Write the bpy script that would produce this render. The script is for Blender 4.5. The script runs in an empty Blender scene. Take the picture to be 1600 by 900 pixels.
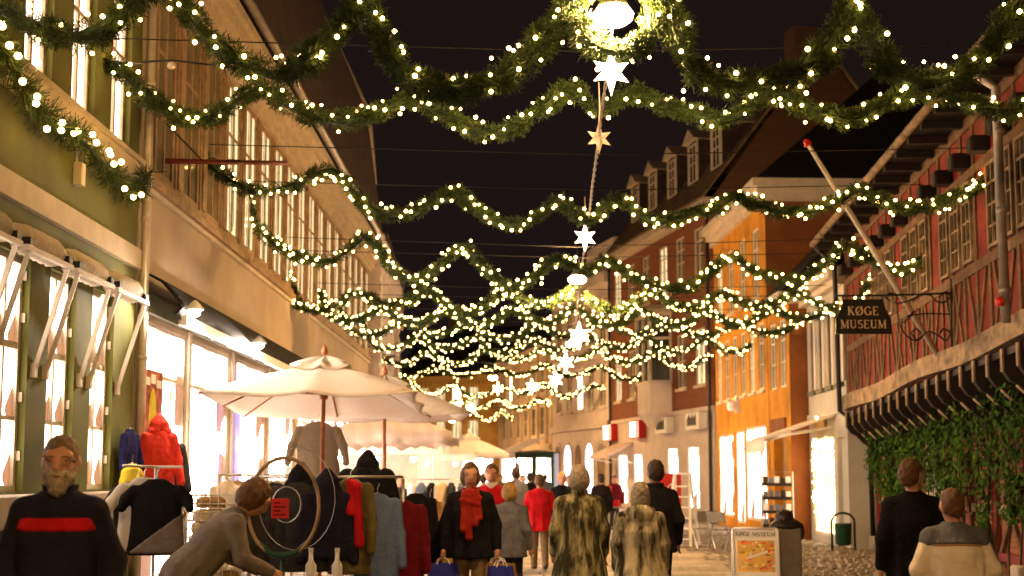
import bpy, bmesh, math, random
import numpy as np
from mathutils import Vector, Matrix

SC = bpy.context.scene
RND = random.Random(11)
rad = math.radians

# ------------------------------------------------------------------ camera
F_PX, CX, CY, TILT = 2000.0, 805.0, 545.0, math.atan(0.1)
CAM_Z = 1.6
cam_data = bpy.data.cameras.new("camera")
cam_data.sensor_width = 36.0
cam_data.lens = F_PX / 1600.0 * 36.0
cam_data.shift_x = -(CX - 800.0) / 1600.0
cam_data.shift_y = (CY - 450.0) / 1600.0
cam_data.clip_start = 0.1
cam_data.clip_end = 900.0
cam_data.dof.use_dof = True
cam_data.dof.focus_distance = 11.5
cam_data.dof.aperture_fstop = 1.9
cam = bpy.data.objects.new("camera", cam_data)
cam.location = (0, 0, CAM_Z)
cam.rotation_euler = (math.pi / 2 + TILT, 0, 0)
SC.collection.objects.link(cam)
SC.camera = cam

# ------------------------------------------------------------------ night sky
world = bpy.data.worlds.new("World")
SC.world = world
world.use_nodes = True
wn = world.node_tree
wn.nodes.clear()
w_out = wn.nodes.new("ShaderNodeOutputWorld")
w_bg = wn.nodes.new("ShaderNodeBackground")
w_bg.inputs[0].default_value = (0.0040, 0.0023, 0.0022, 1)   # town glow on a night sky
w_bg.inputs[1].default_value = 1.0
wn.links.new(w_bg.outputs[0], w_out.inputs[0])

SC.view_settings.view_transform = 'Standard'
SC.view_settings.look = 'None'
SC.view_settings.exposure = 1.5
SC.view_settings.gamma = 1.0
SC.view_settings.use_curve_mapping = False
SC.cycles.use_denoising = True
try:
    SC.cycles.denoiser = 'OPENIMAGEDENOISE'
except Exception:
    pass
SC.cycles.max_bounces = 5
SC.cycles.diffuse_bounces = 3
SC.cycles.glossy_bounces = 2
SC.cycles.transmission_bounces = 3
SC.cycles.transparent_max_bounces = 6
SC.cycles.caustics_reflective = False
SC.cycles.caustics_refractive = False
SC.cycles.sample_clamp_indirect = 4.0
SC.cycles.use_light_tree = True


def P(px, py, d):
    """a point at depth d (metres down the street) on the sight line of a photo pixel"""
    u, v = (px - CX) / F_PX, (CY - py) / F_PX
    y = math.cos(TILT) - v * math.sin(TILT)
    z = math.sin(TILT) + v * math.cos(TILT)
    return Vector((u / y * d, d, CAM_Z + z / y * d))


# ------------------------------------------------------------------ materials
MATS = {}


def nmat(name, col, rough=0.8, var=0.25, scale=4.0, bump=0.0, bscale=60.0, spec=0.3, metal=0.0, col2=None, coat=0.0):
    """principled surface with two octaves of noise in colour and an optional bump"""
    m = bpy.data.materials.new(name)
    m.use_nodes = True
    nt = m.node_tree
    b = nt.nodes["Principled BSDF"]
    b.inputs["Roughness"].default_value = rough
    b.inputs["Specular IOR Level"].default_value = spec
    b.inputs["Metallic"].default_value = metal
    tc = nt.nodes.new("ShaderNodeTexCoord")
    n1 = nt.nodes.new("ShaderNodeTexNoise")
    n1.inputs["Scale"].default_value = scale
    n1.inputs["Detail"].default_value = 7
    n1.inputs["Roughness"].default_value = 0.62
    nt.links.new(tc.outputs["Object"], n1.inputs["Vector"])
    rp = nt.nodes.new("ShaderNodeValToRGB")
    c2 = col2 or tuple(max(0.0, c * (1 - var * 1.6)) for c in col)
    c1 = tuple(min(1.0, c * (1 + var * 0.6)) for c in col)
    rp.color_ramp.elements[0].position = 0.33
    rp.color_ramp.elements[0].color = (*c2, 1)
    rp.color_ramp.elements[1].position = 0.68
    rp.color_ramp.elements[1].color = (*c1, 1)
    nt.links.new(n1.outputs["Fac"], rp.inputs["Fac"])
    nt.links.new(rp.outputs["Color"], b.inputs["Base Color"])
    if bump:
        n2 = nt.nodes.new("ShaderNodeTexNoise")
        n2.inputs["Scale"].default_value = bscale
        n2.inputs["Detail"].default_value = 4
        nt.links.new(tc.outputs["Object"], n2.inputs["Vector"])
        bp = nt.nodes.new("ShaderNodeBump")
        bp.inputs["Strength"].default_value = bump
        bp.inputs["Distance"].default_value = 0.02
        nt.links.new(n2.outputs["Fac"], bp.inputs["Height"])
        nt.links.new(bp.outputs["Normal"], b.inputs["Normal"])
    MATS[name] = m
    return m


def brickmat(name, c1, c2, mortar, sx=1.0, bump=0.4):
    m = nmat(name, c1, 0.85, 0.2, 2.0)
    nt = m.node_tree
    b = nt.nodes["Principled BSDF"]
    tc = nt.nodes.new("ShaderNodeTexCoord")
    mp = nt.nodes.new("ShaderNodeMapping")
    mp.inputs["Rotation"].default_value = (rad(90), 0, 0)
    br = nt.nodes.new("ShaderNodeTexBrick")
    br.inputs["Color1"].default_value = (*c1, 1)
    br.inputs["Color2"].default_value = (*c2, 1)
    br.inputs["Mortar"].default_value = (*mortar, 1)
    br.inputs["Scale"].default_value = sx
    br.inputs["Mortar Size"].default_value = 0.012
    br.inputs["Brick Width"].default_value = 0.24
    br.inputs["Row Height"].default_value = 0.08
    nt.links.new(tc.outputs["Object"], mp.inputs["Vector"])
    nt.links.new(mp.outputs["Vector"], br.inputs["Vector"])
    old = b.inputs["Base Color"].links[0].from_socket
    mx = nt.nodes.new("ShaderNodeMix")
    mx.data_type = 'RGBA'
    mx.inputs["Factor"].default_value = 0.6
    nt.links.new(old, mx.inputs["A"])
    nt.links.new(br.outputs["Color"], mx.inputs["B"])
    nt.links.new(mx.outputs["Result"], b.inputs["Base Color"])
    bp = nt.nodes.new("ShaderNodeBump")
    bp.inputs["Strength"].default_value = bump
    bp.inputs["Distance"].default_value = 0.01
    nt.links.new(br.outputs["Fac"], bp.inputs["Height"])
    bp.invert = True
    nt.links.new(bp.outputs["Normal"], b.inputs["Normal"])
    return m


def emat(name, col, strength):
    m = bpy.data.materials.new(name)
    m.use_nodes = True
    nt = m.node_tree
    nt.nodes.clear()
    o = nt.nodes.new("ShaderNodeOutputMaterial")
    e = nt.nodes.new("ShaderNodeEmission")
    e.inputs[0].default_value = (*col, 1)
    e.inputs[1].default_value = strength
    nt.links.new(e.outputs[0], o.inputs[0])
    MATS[name] = m
    return m


def litmat(name, bright, dim, strength, kind="curtain", scale=3.0):
    """a lit window seen from outside: the room's light through curtains or over goods on shelves"""
    m = bpy.data.materials.new(name)
    m.use_nodes = True
    nt = m.node_tree
    b = nt.nodes["Principled BSDF"]
    b.inputs["Base Color"].default_value = (0.03, 0.03, 0.03, 1)
    b.inputs["Roughness"].default_value = 0.15
    tc = nt.nodes.new("ShaderNodeTexCoord")
    rp = nt.nodes.new("ShaderNodeValToRGB")
    rp.color_ramp.elements[0].color = (*dim, 1)
    rp.color_ramp.elements[1].color = (*bright, 1)
    if kind == "curtain":
        wv = nt.nodes.new("ShaderNodeTexWave")
        wv.bands_direction = 'X'
        wv.inputs["Scale"].default_value = scale
        wv.inputs["Distortion"].default_value = 3.5
        wv.inputs["Detail"].default_value = 3
        nt.links.new(tc.outputs["Object"], wv.inputs["Vector"])
        rp.color_ramp.elements[0].position = 0.0
        rp.color_ramp.elements[1].position = 0.55
        nt.links.new(wv.outputs["Fac"], rp.inputs["Fac"])
    else:
        mp = nt.nodes.new("ShaderNodeMapping")
        mp.inputs["Scale"].default_value = (scale, scale, scale * 0.8)
        v1 = nt.nodes.new("ShaderNodeTexVoronoi")
        v1.distance = 'CHEBYCHEV'
        v1.inputs["Scale"].default_value = 1.0
        nz = nt.nodes.new("ShaderNodeTexNoise")
        nz.inputs["Scale"].default_value = 0.9
        nz.inputs["Detail"].default_value = 5
        nt.links.new(tc.outputs["Object"], mp.inputs["Vector"])
        nt.links.new(mp.outputs["Vector"], v1.inputs["Vector"])
        nt.links.new(mp.outputs["Vector"], nz.inputs["Vector"])
        sp = nt.nodes.new("ShaderNodeSeparateColor")
        nt.links.new(v1.outputs["Color"], sp.inputs[0])
        mt = nt.nodes.new("ShaderNodeMath")
        mt.operation = 'MULTIPLY'
        nt.links.new(sp.outputs[0], mt.inputs[0])
        nt.links.new(nz.outputs["Fac"], mt.inputs[1])
        rp.color_ramp.elements[0].position = 0.03
        rp.color_ramp.elements[1].position = 0.30
        nt.links.new(mt.outputs[0], rp.inputs["Fac"])
    nt.links.new(rp.outputs["Color"], b.inputs["Emission Color"])
    b.inputs["Emission Strength"].default_value = strength
    MATS[name] = m
    return m


def fabric(name, col, rough=0.9, var=0.15, trans=0.0, stripes=None):
    m = nmat(name, col, rough, var, 6.0, 0.55, 13.0, 0.1)
    nt = m.node_tree
    b = nt.nodes["Principled BSDF"]
    for n_ in nt.nodes:
        if n_.type == 'BUMP':
            n_.inputs["Distance"].default_value = 0.015 if trans else 0.05
    if stripes:
        tc = nt.nodes.new("ShaderNodeTexCoord")
        wv = nt.nodes.new("ShaderNodeTexWave")
        wv.bands_direction = 'X'
        wv.inputs["Scale"].default_value = stripes[1]
        wv.inputs["Distortion"].default_value = 0.6
        wv.inputs["Detail"].default_value = 2
        nt.links.new(tc.outputs["Object"], wv.inputs["Vector"])
        old = b.inputs["Base Color"].links[0].from_socket
        mx = nt.nodes.new("ShaderNodeMix")
        mx.data_type = 'RGBA'
        rp = nt.nodes.new("ShaderNodeValToRGB")
        rp.color_ramp.elements[0].position = 0.45
        rp.color_ramp.elements[1].position = 0.6
        nt.links.new(wv.outputs["Fac"], rp.inputs["Fac"])
        nt.links.new(rp.outputs["Color"], mx.inputs["Factor"])
        nt.links.new(old, mx.inputs["A"])
        mx.inputs["B"].default_value = (*stripes[0], 1)
        nt.links.new(mx.outputs["Result"], b.inputs["Base Color"])
    if trans:
        out = nt.nodes["Material Output"]
        tl = nt.nodes.new("ShaderNodeBsdfTranslucent")
        tl.inputs[0].default_value = (*col, 1)
        ms = nt.nodes.new("ShaderNodeMixShader")
        ms.inputs[0].default_value = trans
        nt.links.new(b.outputs[0], ms.inputs[1])
        nt.links.new(tl.outputs[0], ms.inputs[2])
        nt.links.new(ms.outputs[0], out.inputs[0])
    return m


def streaks(name, c1, c2, scale):
    """coat with soft vertical streaks of two tones"""
    m = nmat(name, c1, 0.85, 0.3, scale, 0.6, 16.0, 0.15, col2=c2)
    nt = m.node_tree
    tc = [n for n in nt.nodes if n.type == 'TEX_COORD'][0]
    nz = [n for n in nt.nodes if n.type == 'TEX_NOISE' and abs(n.inputs["Scale"].default_value - scale) < 1e-6][0]
    mp = nt.nodes.new("ShaderNodeMapping")
    mp.inputs["Scale"].default_value = (1.4, 1.4, 0.28)
    nt.links.new(tc.outputs["Object"], mp.inputs["Vector"])
    nt.links.new(mp.outputs["Vector"], nz.inputs["Vector"])
    nz.inputs["Detail"].default_value = 4
    rp = [n for n in nt.nodes if n.type == 'VALTORGB'][0]
    rp.color_ramp.elements[0].position = 0.42
    rp.color_ramp.elements[1].position = 0.60
    return m


nmat("green_plaster", (0.145, 0.15, 0.035), 0.8, 0.14, 1.3, 0.3, 40)
nmat("cream_trim", (0.62, 0.52, 0.38), 0.6, 0.12, 3)
nmat("cream_paint", (0.66, 0.58, 0.45), 0.5, 0.1, 5)
nmat("dark_green_wood", (0.10, 0.095, 0.045), 0.6, 0.2, 5)
nmat("beige_plaster", (0.46, 0.36, 0.25), 0.85, 0.1, 1.0, 0.3, 50)
nmat("oak_wood", (0.38, 0.24, 0.12), 0.6, 0.3, 6, 0.2, 30)
nmat("pale_wood", (0.52, 0.42, 0.28), 0.6, 0.18, 4)
nmat("dark_roof", (0.055, 0.03, 0.024), 0.8, 0.3, 3, 0.6, 12)
nmat("black_roof", (0.02, 0.016, 0.014), 0.75, 0.3, 3, 0.6, 12)
nmat("brown_roof", (0.27, 0.175, 0.085), 0.85, 0.35, 2.0, 0.8, 9)
nmat("grey_metal", (0.30, 0.26, 0.22), 0.45, 0.15, 6, metal=0.6)
nmat("steel", (0.55, 0.52, 0.48), 0.3, 0.1, 8, metal=0.9)
nmat("black_iron", (0.012, 0.011, 0.01), 0.5, 0.3, 20)
nmat("white_metal", (0.72, 0.68, 0.62), 0.45, 0.08, 5)
nmat("white_plaster", (0.62, 0.55, 0.46), 0.85, 0.1, 1.2, 0.25, 40)
nmat("white_stucco", (0.70, 0.60, 0.54), 0.8, 0.1, 1.2, 0.25, 40)
nmat("grey_plaster", (0.50, 0.46, 0.36), 0.85, 0.12, 1.2, 0.25, 40)
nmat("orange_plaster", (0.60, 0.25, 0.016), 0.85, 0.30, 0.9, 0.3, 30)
nmat("yellow_plaster", (0.55, 0.34, 0.08), 0.85, 0.15, 0.8)
nmat("tan_plaster", (0.60, 0.47, 0.31), 0.85, 0.15, 0.8)
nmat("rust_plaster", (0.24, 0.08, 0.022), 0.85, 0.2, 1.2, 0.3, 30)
nmat("red_infill", (0.20, 0.021, 0.011), 0.85, 0.25, 2.5, 0.4, 30)
nmat("timber", (0.16, 0.085, 0.038), 0.8, 0.35, 5, 0.4, 25)
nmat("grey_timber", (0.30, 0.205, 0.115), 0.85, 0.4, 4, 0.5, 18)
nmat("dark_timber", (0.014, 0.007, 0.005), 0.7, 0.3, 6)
nmat("red_timber", (0.20, 0.022, 0.014), 0.65, 0.25, 5)
nmat("granite", (0.33, 0.27, 0.20), 0.6, 0.3, 9, 0.4, 50)
nmat("granite_pale", (0.42, 0.35, 0.26), 0.55, 0.25, 9, 0.4, 50)
nmat("cobble", (0.20, 0.155, 0.11), 0.55, 0.35, 3, 0.4, 40)
nmat("joint", (0.10, 0.08, 0.055), 0.9, 0.3, 5)
nmat("asphalt", (0.06, 0.05, 0.045), 0.8, 0.25, 3, 0.4, 60)
nmat("glass_dark", (0.03, 0.026, 0.02), 0.08, 0.2, 2, spec=0.8)
nmat("glass_pale", (0.30, 0.25, 0.16), 0.12, 0.3, 1.5, spec=0.8)
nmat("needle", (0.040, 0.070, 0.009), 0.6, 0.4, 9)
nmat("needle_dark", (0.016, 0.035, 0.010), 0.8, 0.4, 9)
nmat("ivy", (0.040, 0.100, 0.004), 0.75, 0.6, 2.6, spec=0.08)
nmat("ivy_dark", (0.012, 0.024, 0.005), 0.8, 0.4, 4)
nmat("skin", (0.50, 0.25, 0.15), 0.55, 0.12, 12)
nmat("hair_grey", (0.42, 0.34, 0.25), 0.7, 0.3, 40, 0.5, 120)
nmat("hair_ash", (0.20, 0.13, 0.075), 0.7, 0.3, 40, 0.5, 120)
nmat("hair_dark", (0.035, 0.018, 0.010), 0.6, 0.3, 40, 0.5, 120)
nmat("hair_brown", (0.14, 0.065, 0.028), 0.6, 0.3, 40, 0.5, 120)
nmat("hair_blond", (0.48, 0.29, 0.10), 0.6, 0.3, 40, 0.5, 120)
nmat("leather", (0.02, 0.013, 0.010), 0.4, 0.2, 10)
nmat("green_enamel", (0.015, 0.055, 0.03), 0.35, 0.2, 5)
nmat("red_paint", (0.55, 0.02, 0.015), 0.45, 0.15, 5)
nmat("plastic_white", (0.75, 0.72, 0.68), 0.35, 0.06, 5)
nmat("plastic_grey", (0.17, 0.155, 0.13), 0.5, 0.15, 6)
nmat("wood_pole", (0.36, 0.11, 0.035), 0.5, 0.25, 7)
nmat("brass", (0.45, 0.28, 0.08), 0.35, 0.15, 9, metal=0.7)
nmat("star_paper", (0.50, 0.42, 0.38), 0.8, 0.08, 6)
nmat("sign_black", (0.012, 0.010, 0.008), 0.4, 0.2, 6)
nmat("sign_gold", (0.62, 0.44, 0.24), 0.5, 0.1, 6)
brickmat("red_brick", (0.27, 0.075, 0.026), (0.18, 0.05, 0.02), (0.24, 0.15, 0.085))
brickmat("brown_brick", (0.15, 0.065, 0.028), (0.11, 0.05, 0.02), (0.15, 0.10, 0.06))

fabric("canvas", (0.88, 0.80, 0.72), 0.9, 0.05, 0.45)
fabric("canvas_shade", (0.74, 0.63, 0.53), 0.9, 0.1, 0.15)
fabric("canvas_stripe", (0.78, 0.64, 0.54), 0.9, 0.1, 0.3, ((0.66, 0.54, 0.44), 1.1))
fabric("quilt", (0.70, 0.62, 0.50), 0.85, 0.1, 0.1, ((0.58, 0.50, 0.38), 3.0))
fabric("awning_dark", (0.014, 0.012, 0.012), 0.8)
fabric("black_cloth", (0.011, 0.010, 0.011), 0.95, 0.2)
fabric("navy_cloth", (0.017, 0.016, 0.028), 0.95, 0.2)
fabric("charcoal_cloth", (0.040, 0.037, 0.033), 0.95, 0.2)
fabric("grey_cloth", (0.19, 0.165, 0.14), 0.95, 0.15)
streaks("olive_coat", (0.36, 0.32, 0.17), (0.035, 0.032, 0.015), 7.0)
streaks("fur", (0.58, 0.51, 0.33), (0.035, 0.028, 0.014), 5.0)
fabric("olive_cloth", (0.15, 0.12, 0.045), 0.9, 0.2)
fabric("red_cloth", (0.50, 0.010, 0.014), 0.85, 0.2)
fabric("scarlet_cloth", (0.72, 0.05, 0.03), 0.85, 0.15)
fabric("stone_cloth", (0.40, 0.33, 0.25), 0.9, 0.12, 0.15)
fabric("scarf_cloth", (0.33, 0.022, 0.010), 0.9, 0.3)
fabric("maroon_cloth", (0.14, 0.008, 0.016), 0.85, 0.2)
fabric("blue_cloth", (0.13, 0.19, 0.34), 0.85, 0.15)
fabric("navy_blue", (0.02, 0.02, 0.10), 0.85, 0.2)
fabric("royal_blue", (0.03, 0.04, 0.33), 0.8, 0.15)
fabric("slate_cloth", (0.13, 0.135, 0.16), 0.9, 0.2)
fabric("beige_cloth", (0.68, 0.55, 0.38), 0.9, 0.12)
fabric("cream_cloth", (0.80, 0.70, 0.54), 0.9, 0.1)
fabric("tan_cloth", (0.42, 0.26, 0.11), 0.9, 0.2)
fabric("khaki_trousers", (0.16, 0.11, 0.055), 0.9, 0.2)
fabric("yellow_cloth", (0.75, 0.60, 0.05), 0.85, 0.15)
fabric("white_cloth", (0.74, 0.68, 0.60), 0.9, 0.08, 0.2)
fabric("brown_paper", (0.36, 0.20, 0.08), 0.8, 0.2)
fabric("poster_pink", (0.55, 0.15, 0.10), 0.7, 0.5)

emat("bulb_light", (1.0, 0.56, 0.14), 17.0)
emat("bulb_light_far", (1.0, 0.60, 0.18), 12.0)
emat("lamp_light", (1.0, 0.57, 0.22), 800.0)
emat("star_light", (1.0, 0.66, 0.34), 9.0)
emat("flood_light", (1.0, 0.80, 0.62), 1100.0)
emat("spot_light", (1.0, 0.82, 0.62), 60.0)
emat("sign_light", (1.0, 0.78, 0.50), 2.2)
litmat("lit_curtain", (1.0, 0.80, 0.62), (0.85, 0.42, 0.20), 1.9, "curtain", 1.7)
litmat("lit_room", (1.0, 0.78, 0.62), (0.07, 0.03, 0.015), 3.2, "goods", 2.4)
litmat("lit_shop", (1.0, 0.78, 0.64), (0.030, 0.013, 0.008), 7.0, "goods", 1.9)
litmat("lit_shop_far", (1.0, 0.78, 0.60), (0.04, 0.016, 0.008), 5.0, "goods", 2.2)
litmat("lit_window_dim", (0.75, 0.58, 0.30), (0.16, 0.10, 0.04), 0.62, "curtain", 1.2)
litmat("lit_gift_shop", (1.0, 0.78, 0.50), (0.40, 0.16, 0.03), 3.0, "goods", 7.0)
litmat("lit_lilac", (0.55, 0.42, 0.95), (0.25, 0.18, 0.50), 0.8, "curtain", 1.0)
litmat("lit_arch", (1.0, 0.86, 0.90), (0.75, 0.55, 0.85), 2.0, "curtain", 1.0)
litmat("flag_sign_light", (1.0, 0.86, 0.60), (1.0, 0.75, 0.4), 1.6, "goods", 3.0)


# ------------------------------------------------------------------ mesh helpers
class MB:
    """collects shapes and links them as one mesh object"""

    def __init__(s):
        s.v, s.f, s.mi, s.cur = [], [], [], 0

    def add(s, vs, fs):
        b = len(s.v)
        s.v += [tuple(v) for v in vs]
        s.f += [[b + i for i in f] for f in fs]
        s.mi += [s.cur] * len(fs)
        return s

    def box(s, x0, x1, y0, y1, z0, z1):
        vs = [(x, y, z) for z in (z0, z1) for y in (y0, y1) for x in (x0, x1)]
        return s.add(vs, [[0, 2, 3, 1], [4, 5, 7, 6], [0, 1, 5, 4], [2, 6, 7, 3], [0, 4, 6, 2], [1, 3, 7, 5]])

    def bev(s, x0, x1, y0, y1, z0, z1, b=0.02):
        """box with chamfered vertical and top edges"""
        rings = []
        for z, i in ((z0, 0.0), (z1 - b, 0.0), (z1, b)):
            X0, X1, Y0, Y1 = x0 + i, x1 - i, y0 + i, y1 - i
            rings.append([(X0 + b, Y0, z), (X1 - b, Y0, z), (X1, Y0 + b, z), (X1, Y1 - b, z), (X1 - b, Y1, z),
                          (X0 + b, Y1, z), (X0, Y1 - b, z), (X0, Y0 + b, z)])
        vs = [p for r in rings for p in r]
        fs = [list(range(7, -1, -1)), list(range(16, 24))]
        for k in range(2):
            for i in range(8):
                j = (i + 1) % 8
                fs.append([k * 8 + i, k * 8 + j, k * 8 + 8 + j, k * 8 + 8 + i])
        return s.add(vs, fs)

    def quad(s, a, b, c, d):
        return s.add([a, b, c, d], [[0, 1, 2, 3]])

    def beam(s, p, q, w, h, up=(0, 0, 1)):
        """straight bar of rectangular section w (sideways) x h (along up)"""
        p, q = Vector(p), Vector(q)
        t = (q - p).normalized()
        sd = t.cross(Vector(up))
        if sd.length < 1e-4:
            sd = t.cross(Vector((1, 0, 0)))
        sd.normalize()
        u = sd.cross(t)
        vs = []
        for c in (p, q):
            for a, b in ((-1, -1), (1, -1), (1, 1), (-1, 1)):
                vs.append(c + sd * (a * w / 2) + u * (b * h / 2))
        return s.add(vs, [[3, 2, 1, 0], [4, 5, 6, 7], [0, 1, 5, 4], [1, 2, 6, 5], [2, 3, 7, 6], [3, 0, 4, 7]])

    def tube(s, pts, r, n=6, closed=False, caps=True):
        pts = [Vector(p) for p in pts]
        m = len(pts)
        rs = r if isinstance(r, (list, tuple)) else [r] * m
        vs, prev = [], None
        for i, p in enumerate(pts):
            a = pts[(i - 1) % m] if (closed or i) else p
            b = pts[(i + 1) % m] if (closed or i < m - 1) else p
            t = (b - a).normalized()
            if prev is None:
                ref = Vector((0, 0, 1)) if abs(t.z) < 0.9 else Vector((1, 0, 0))
                nn = (ref - t * ref.dot(t)).normalized()
            else:
                nn = (prev - t * prev.dot(t)).normalized()
            prev = nn
            bb = t.cross(nn)
            for k in range(n):
                an = 2 * math.pi * k / n
                vs.append(p + (nn * math.cos(an) + bb * math.sin(an)) * rs[i])
        fs = []
        for i in range(m if closed else m - 1):
            j = (i + 1) % m
            for k in range(n):
                l = (k + 1) % n
                fs.append([i * n + k, i * n + l, j * n + l, j * n + k])
        if caps and not closed:
            fs.append(list(range(n - 1, -1, -1)))
            fs.append([(m - 1) * n + k for k in range(n)])
        return s.add(vs, fs)

    def lathe(s, prof, n=16, c=(0, 0, 0), axis='z'):
        vs, fs = [], []
        for (r, h) in prof:
            for k in range(n):
                a = 2 * math.pi * k / n
                x, y = r * math.cos(a), r * math.sin(a)
                if axis == 'z':
                    vs.append((c[0] + x, c[1] + y, c[2] + h))
                elif axis == 'y':
                    vs.append((c[0] + x, c[1] + h, c[2] + y))
                else:
                    vs.append((c[0] + h, c[1] + x, c[2] + y))
        m = len(prof)
        for i in range(m - 1):
            for k in range(n):
                l = (k + 1) % n
                fs.append([i * n + k, i * n + l, (i + 1) * n + l, (i + 1) * n + k])
        fs.append(list(range(n - 1, -1, -1)))
        fs.append([(m - 1) * n + k for k in range(n)])
        return s.add(vs, fs)

    def prism(s, poly, y0, y1):
        """extrude a polygon given in x,z from y0 to y1"""
        n = len(poly)
        vs = [(x, y0, z) for x, z in poly] + [(x, y1, z) for x, z in poly]
        fs = [list(range(n)), list(range(2 * n - 1, n - 1, -1))]
        for i in range(n):
            j = (i + 1) % n
            fs.append([j, i, n + i, n + j])
        return s.add(vs, fs)

    def ico(s, c, r, sub=1):
        V, Fc = ICO[sub]
        c = Vector(c)
        return s.add([c + v * r for v in V], Fc)

    def mesh(s, name, mats, smooth=False):
        me = bpy.data.meshes.new(name)
        me.from_pydata(s.v, [], s.f)
        for m in (mats if isinstance(mats, (list, tuple)) else [mats]):
            me.materials.append(MATS[m])
        if max(s.mi, default=0):
            me.polygons.foreach_set("material_index", s.mi)
        if smooth:
            me.polygons.foreach_set("use_smooth", [True] * len(me.polygons))
        me.update()
        return me

    def build(s, name, mats, parent=None, smooth=False, loc=None, rot=None):
        return link(name, s.mesh(name, mats, smooth), parent, loc, rot)


def link(name, me, parent=None, loc=None, rot=None):
    o = bpy.data.objects.new(name, me)
    SC.collection.objects.link(o)
    if parent is not None:
        o.parent = parent
    if loc is not None:
        o.location = loc
    if rot is not None:
        o.rotation_euler = rot
    return o


def make_ico(sub):
    bm = bmesh.new()
    bmesh.ops.create_icosphere(bm, subdivisions=sub, radius=1.0)
    V = [v.co.copy() for v in bm.verts]
    Fc = [[v.index for v in f.verts] for f in bm.faces]
    bm.free()
    return V, Fc


ICO = {1: make_ico(1), 2: make_ico(2), 3: make_ico(3)}


def tag(o, label, cat, group=None, kind=None):
    o["label"] = label
    o["category"] = cat
    if group:
        o["group"] = group
    if kind:
        o["kind"] = kind
    return o


def thing(name, label, cat, loc=(0, 0, 0), rz=0.0, group=None):
    o = bpy.data.objects.new(name, None)
    SC.collection.objects.link(o)
    o.empty_display_size = 0.2
    o.location = loc
    o.rotation_euler = (0, 0, rz)
    return tag(o, label, cat, group)


def copy_tree(o, parent=None):
    c = o.copy()
    SC.collection.objects.link(c)
    c.parent = parent
    for ch in list(o.children):
        copy_tree(ch, c)
    return c


def frame_root(name, label, cat, A, B, group=None):
    """an Empty at A whose local x runs to B; the street lies on the -y side"""
    a, b = Vector((A[0], A[1], 0)), Vector((B[0], B[1], 0))
    t = b - a
    o = thing(name, label, cat, a, math.atan2(t.y, t.x), group)
    return o, t.length


def wall_mesh(W, H, holes, thick=0.3, depth=6.0, z0=0.0, x0=0.0, back=True, zend=None):
    """front face with real openings and reveals, plus sides, back and top. zend(x) bends the top edge"""
    mb = MB()
    eps = 1e-4
    xs = sorted({x0, W, *[round(h[0], 4) for h in holes], *[round(h[1], 4) for h in holes]})
    zs = sorted({z0, H, *[round(h[2], 4) for h in holes], *[round(h[3], 4) for h in holes]})
    for i in range(len(xs) - 1):
        for j in range(len(zs) - 1):
            cx, cz = (xs[i] + xs[i + 1]) / 2, (zs[j] + zs[j + 1]) / 2
            if any(h[0] < cx < h[1] and h[2] < cz < h[3] for h in holes):
                continue
            mb.quad((xs[i], 0, zs[j]), (xs[i + 1], 0, zs[j]), (xs[i + 1], 0, zs[j + 1]), (xs[i], 0, zs[j + 1]))
    for (a, b, c, d) in [h[:4] for h in holes]:
        t = thick
        mb.quad((a, 0, c), (a, 0, d), (a, t, d), (a, t, c))
        mb.quad((b, 0, d), (b, 0, c), (b, t, c), (b, t, d))
        mb.quad((a, 0, d), (b, 0, d), (b, t, d), (a, t, d))
        mb.quad((b, 0, c), (a, 0, c), (a, t, c), (b, t, c))
    mb.quad((x0, depth, z0), (x0, 0, z0), (x0, 0, H), (x0, depth, H))
    mb.quad((W, 0, z0), (W, depth, z0), (W, depth, H), (W, 0, H))
    if back:
        mb.quad((W, depth, z0), (x0, depth, z0), (x0, depth, H), (W, depth, H))
    mb.quad((x0, 0, H), (W, 0, H), (W, depth, H), (x0, depth, H))
    return mb


WIN_CACHE = {}


def window(parent, x0, x1, z0, z1, frame="cream_paint", pane="glass_dark", cols=2, rows=(0.55,), rec=0.03, fw=0.055, mw=0.03,
           each=False, name="window", fd=0.06):
    """a window: one frame mesh, with its panes as sub-parts (one per light when each=True)"""
    w, h = round(x1 - x0, 3), round(z1 - z0, 3)
    key = (w, h, frame, pane, cols, tuple(rows), fw, mw, each)
    if key not in WIN_CACHE:
        mb = MB()
        f0, f1 = 0.0, fd
        mb.box(0, w, f0, f1, 0, fw).box(0, w, f0, f1, h - fw, h)
        mb.box(0, fw, f0 + .001, f1, fw, h - fw).box(w - fw, w, f0 + .001, f1, fw, h - fw)
        xs = [fw] + [w * i / cols for i in range(1, cols)] + [w - fw]
        zs = [fw] + [h * r for r in rows] + [h - fw]
        for i in range(1, cols):
            mb.box(xs[i] - mw / 2, xs[i] + mw / 2, f0 + .006, f1, fw, h - fw)
        for r in rows:
            big = mw * (1.6 if (len(rows) > 1 and r == max(rows)) else 1)
            mb.box(fw, w - fw, f0 + .010, f1, h * r - big / 2, h * r + big / 2)
        fm = mb.mesh(name, frame)
        pm = []
        if each:
            for i in range(cols):
                for j in range(len(zs) - 1):
                    a, b, c, d = xs[i], xs[i + 1], zs[j], zs[j + 1]
                    pm.append((MB().box(0, b - a, 0, .008, 0, d - c).mesh("pane", pane), (a, f1 - .02, c)))
        else:
            pm.append((MB().box(0, w - 2 * fw, 0, .008, 0, h - 2 * fw).mesh("pane", pane), (fw, f1 - .02, fw)))
        WIN_CACHE[key] = (fm, pm)
    fm, pm = WIN_CACHE[key]
    o = link(name, fm, parent, (x0, rec, z0))
    for me, l in pm:
        link("pane", me, o, l)
    return o


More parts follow.
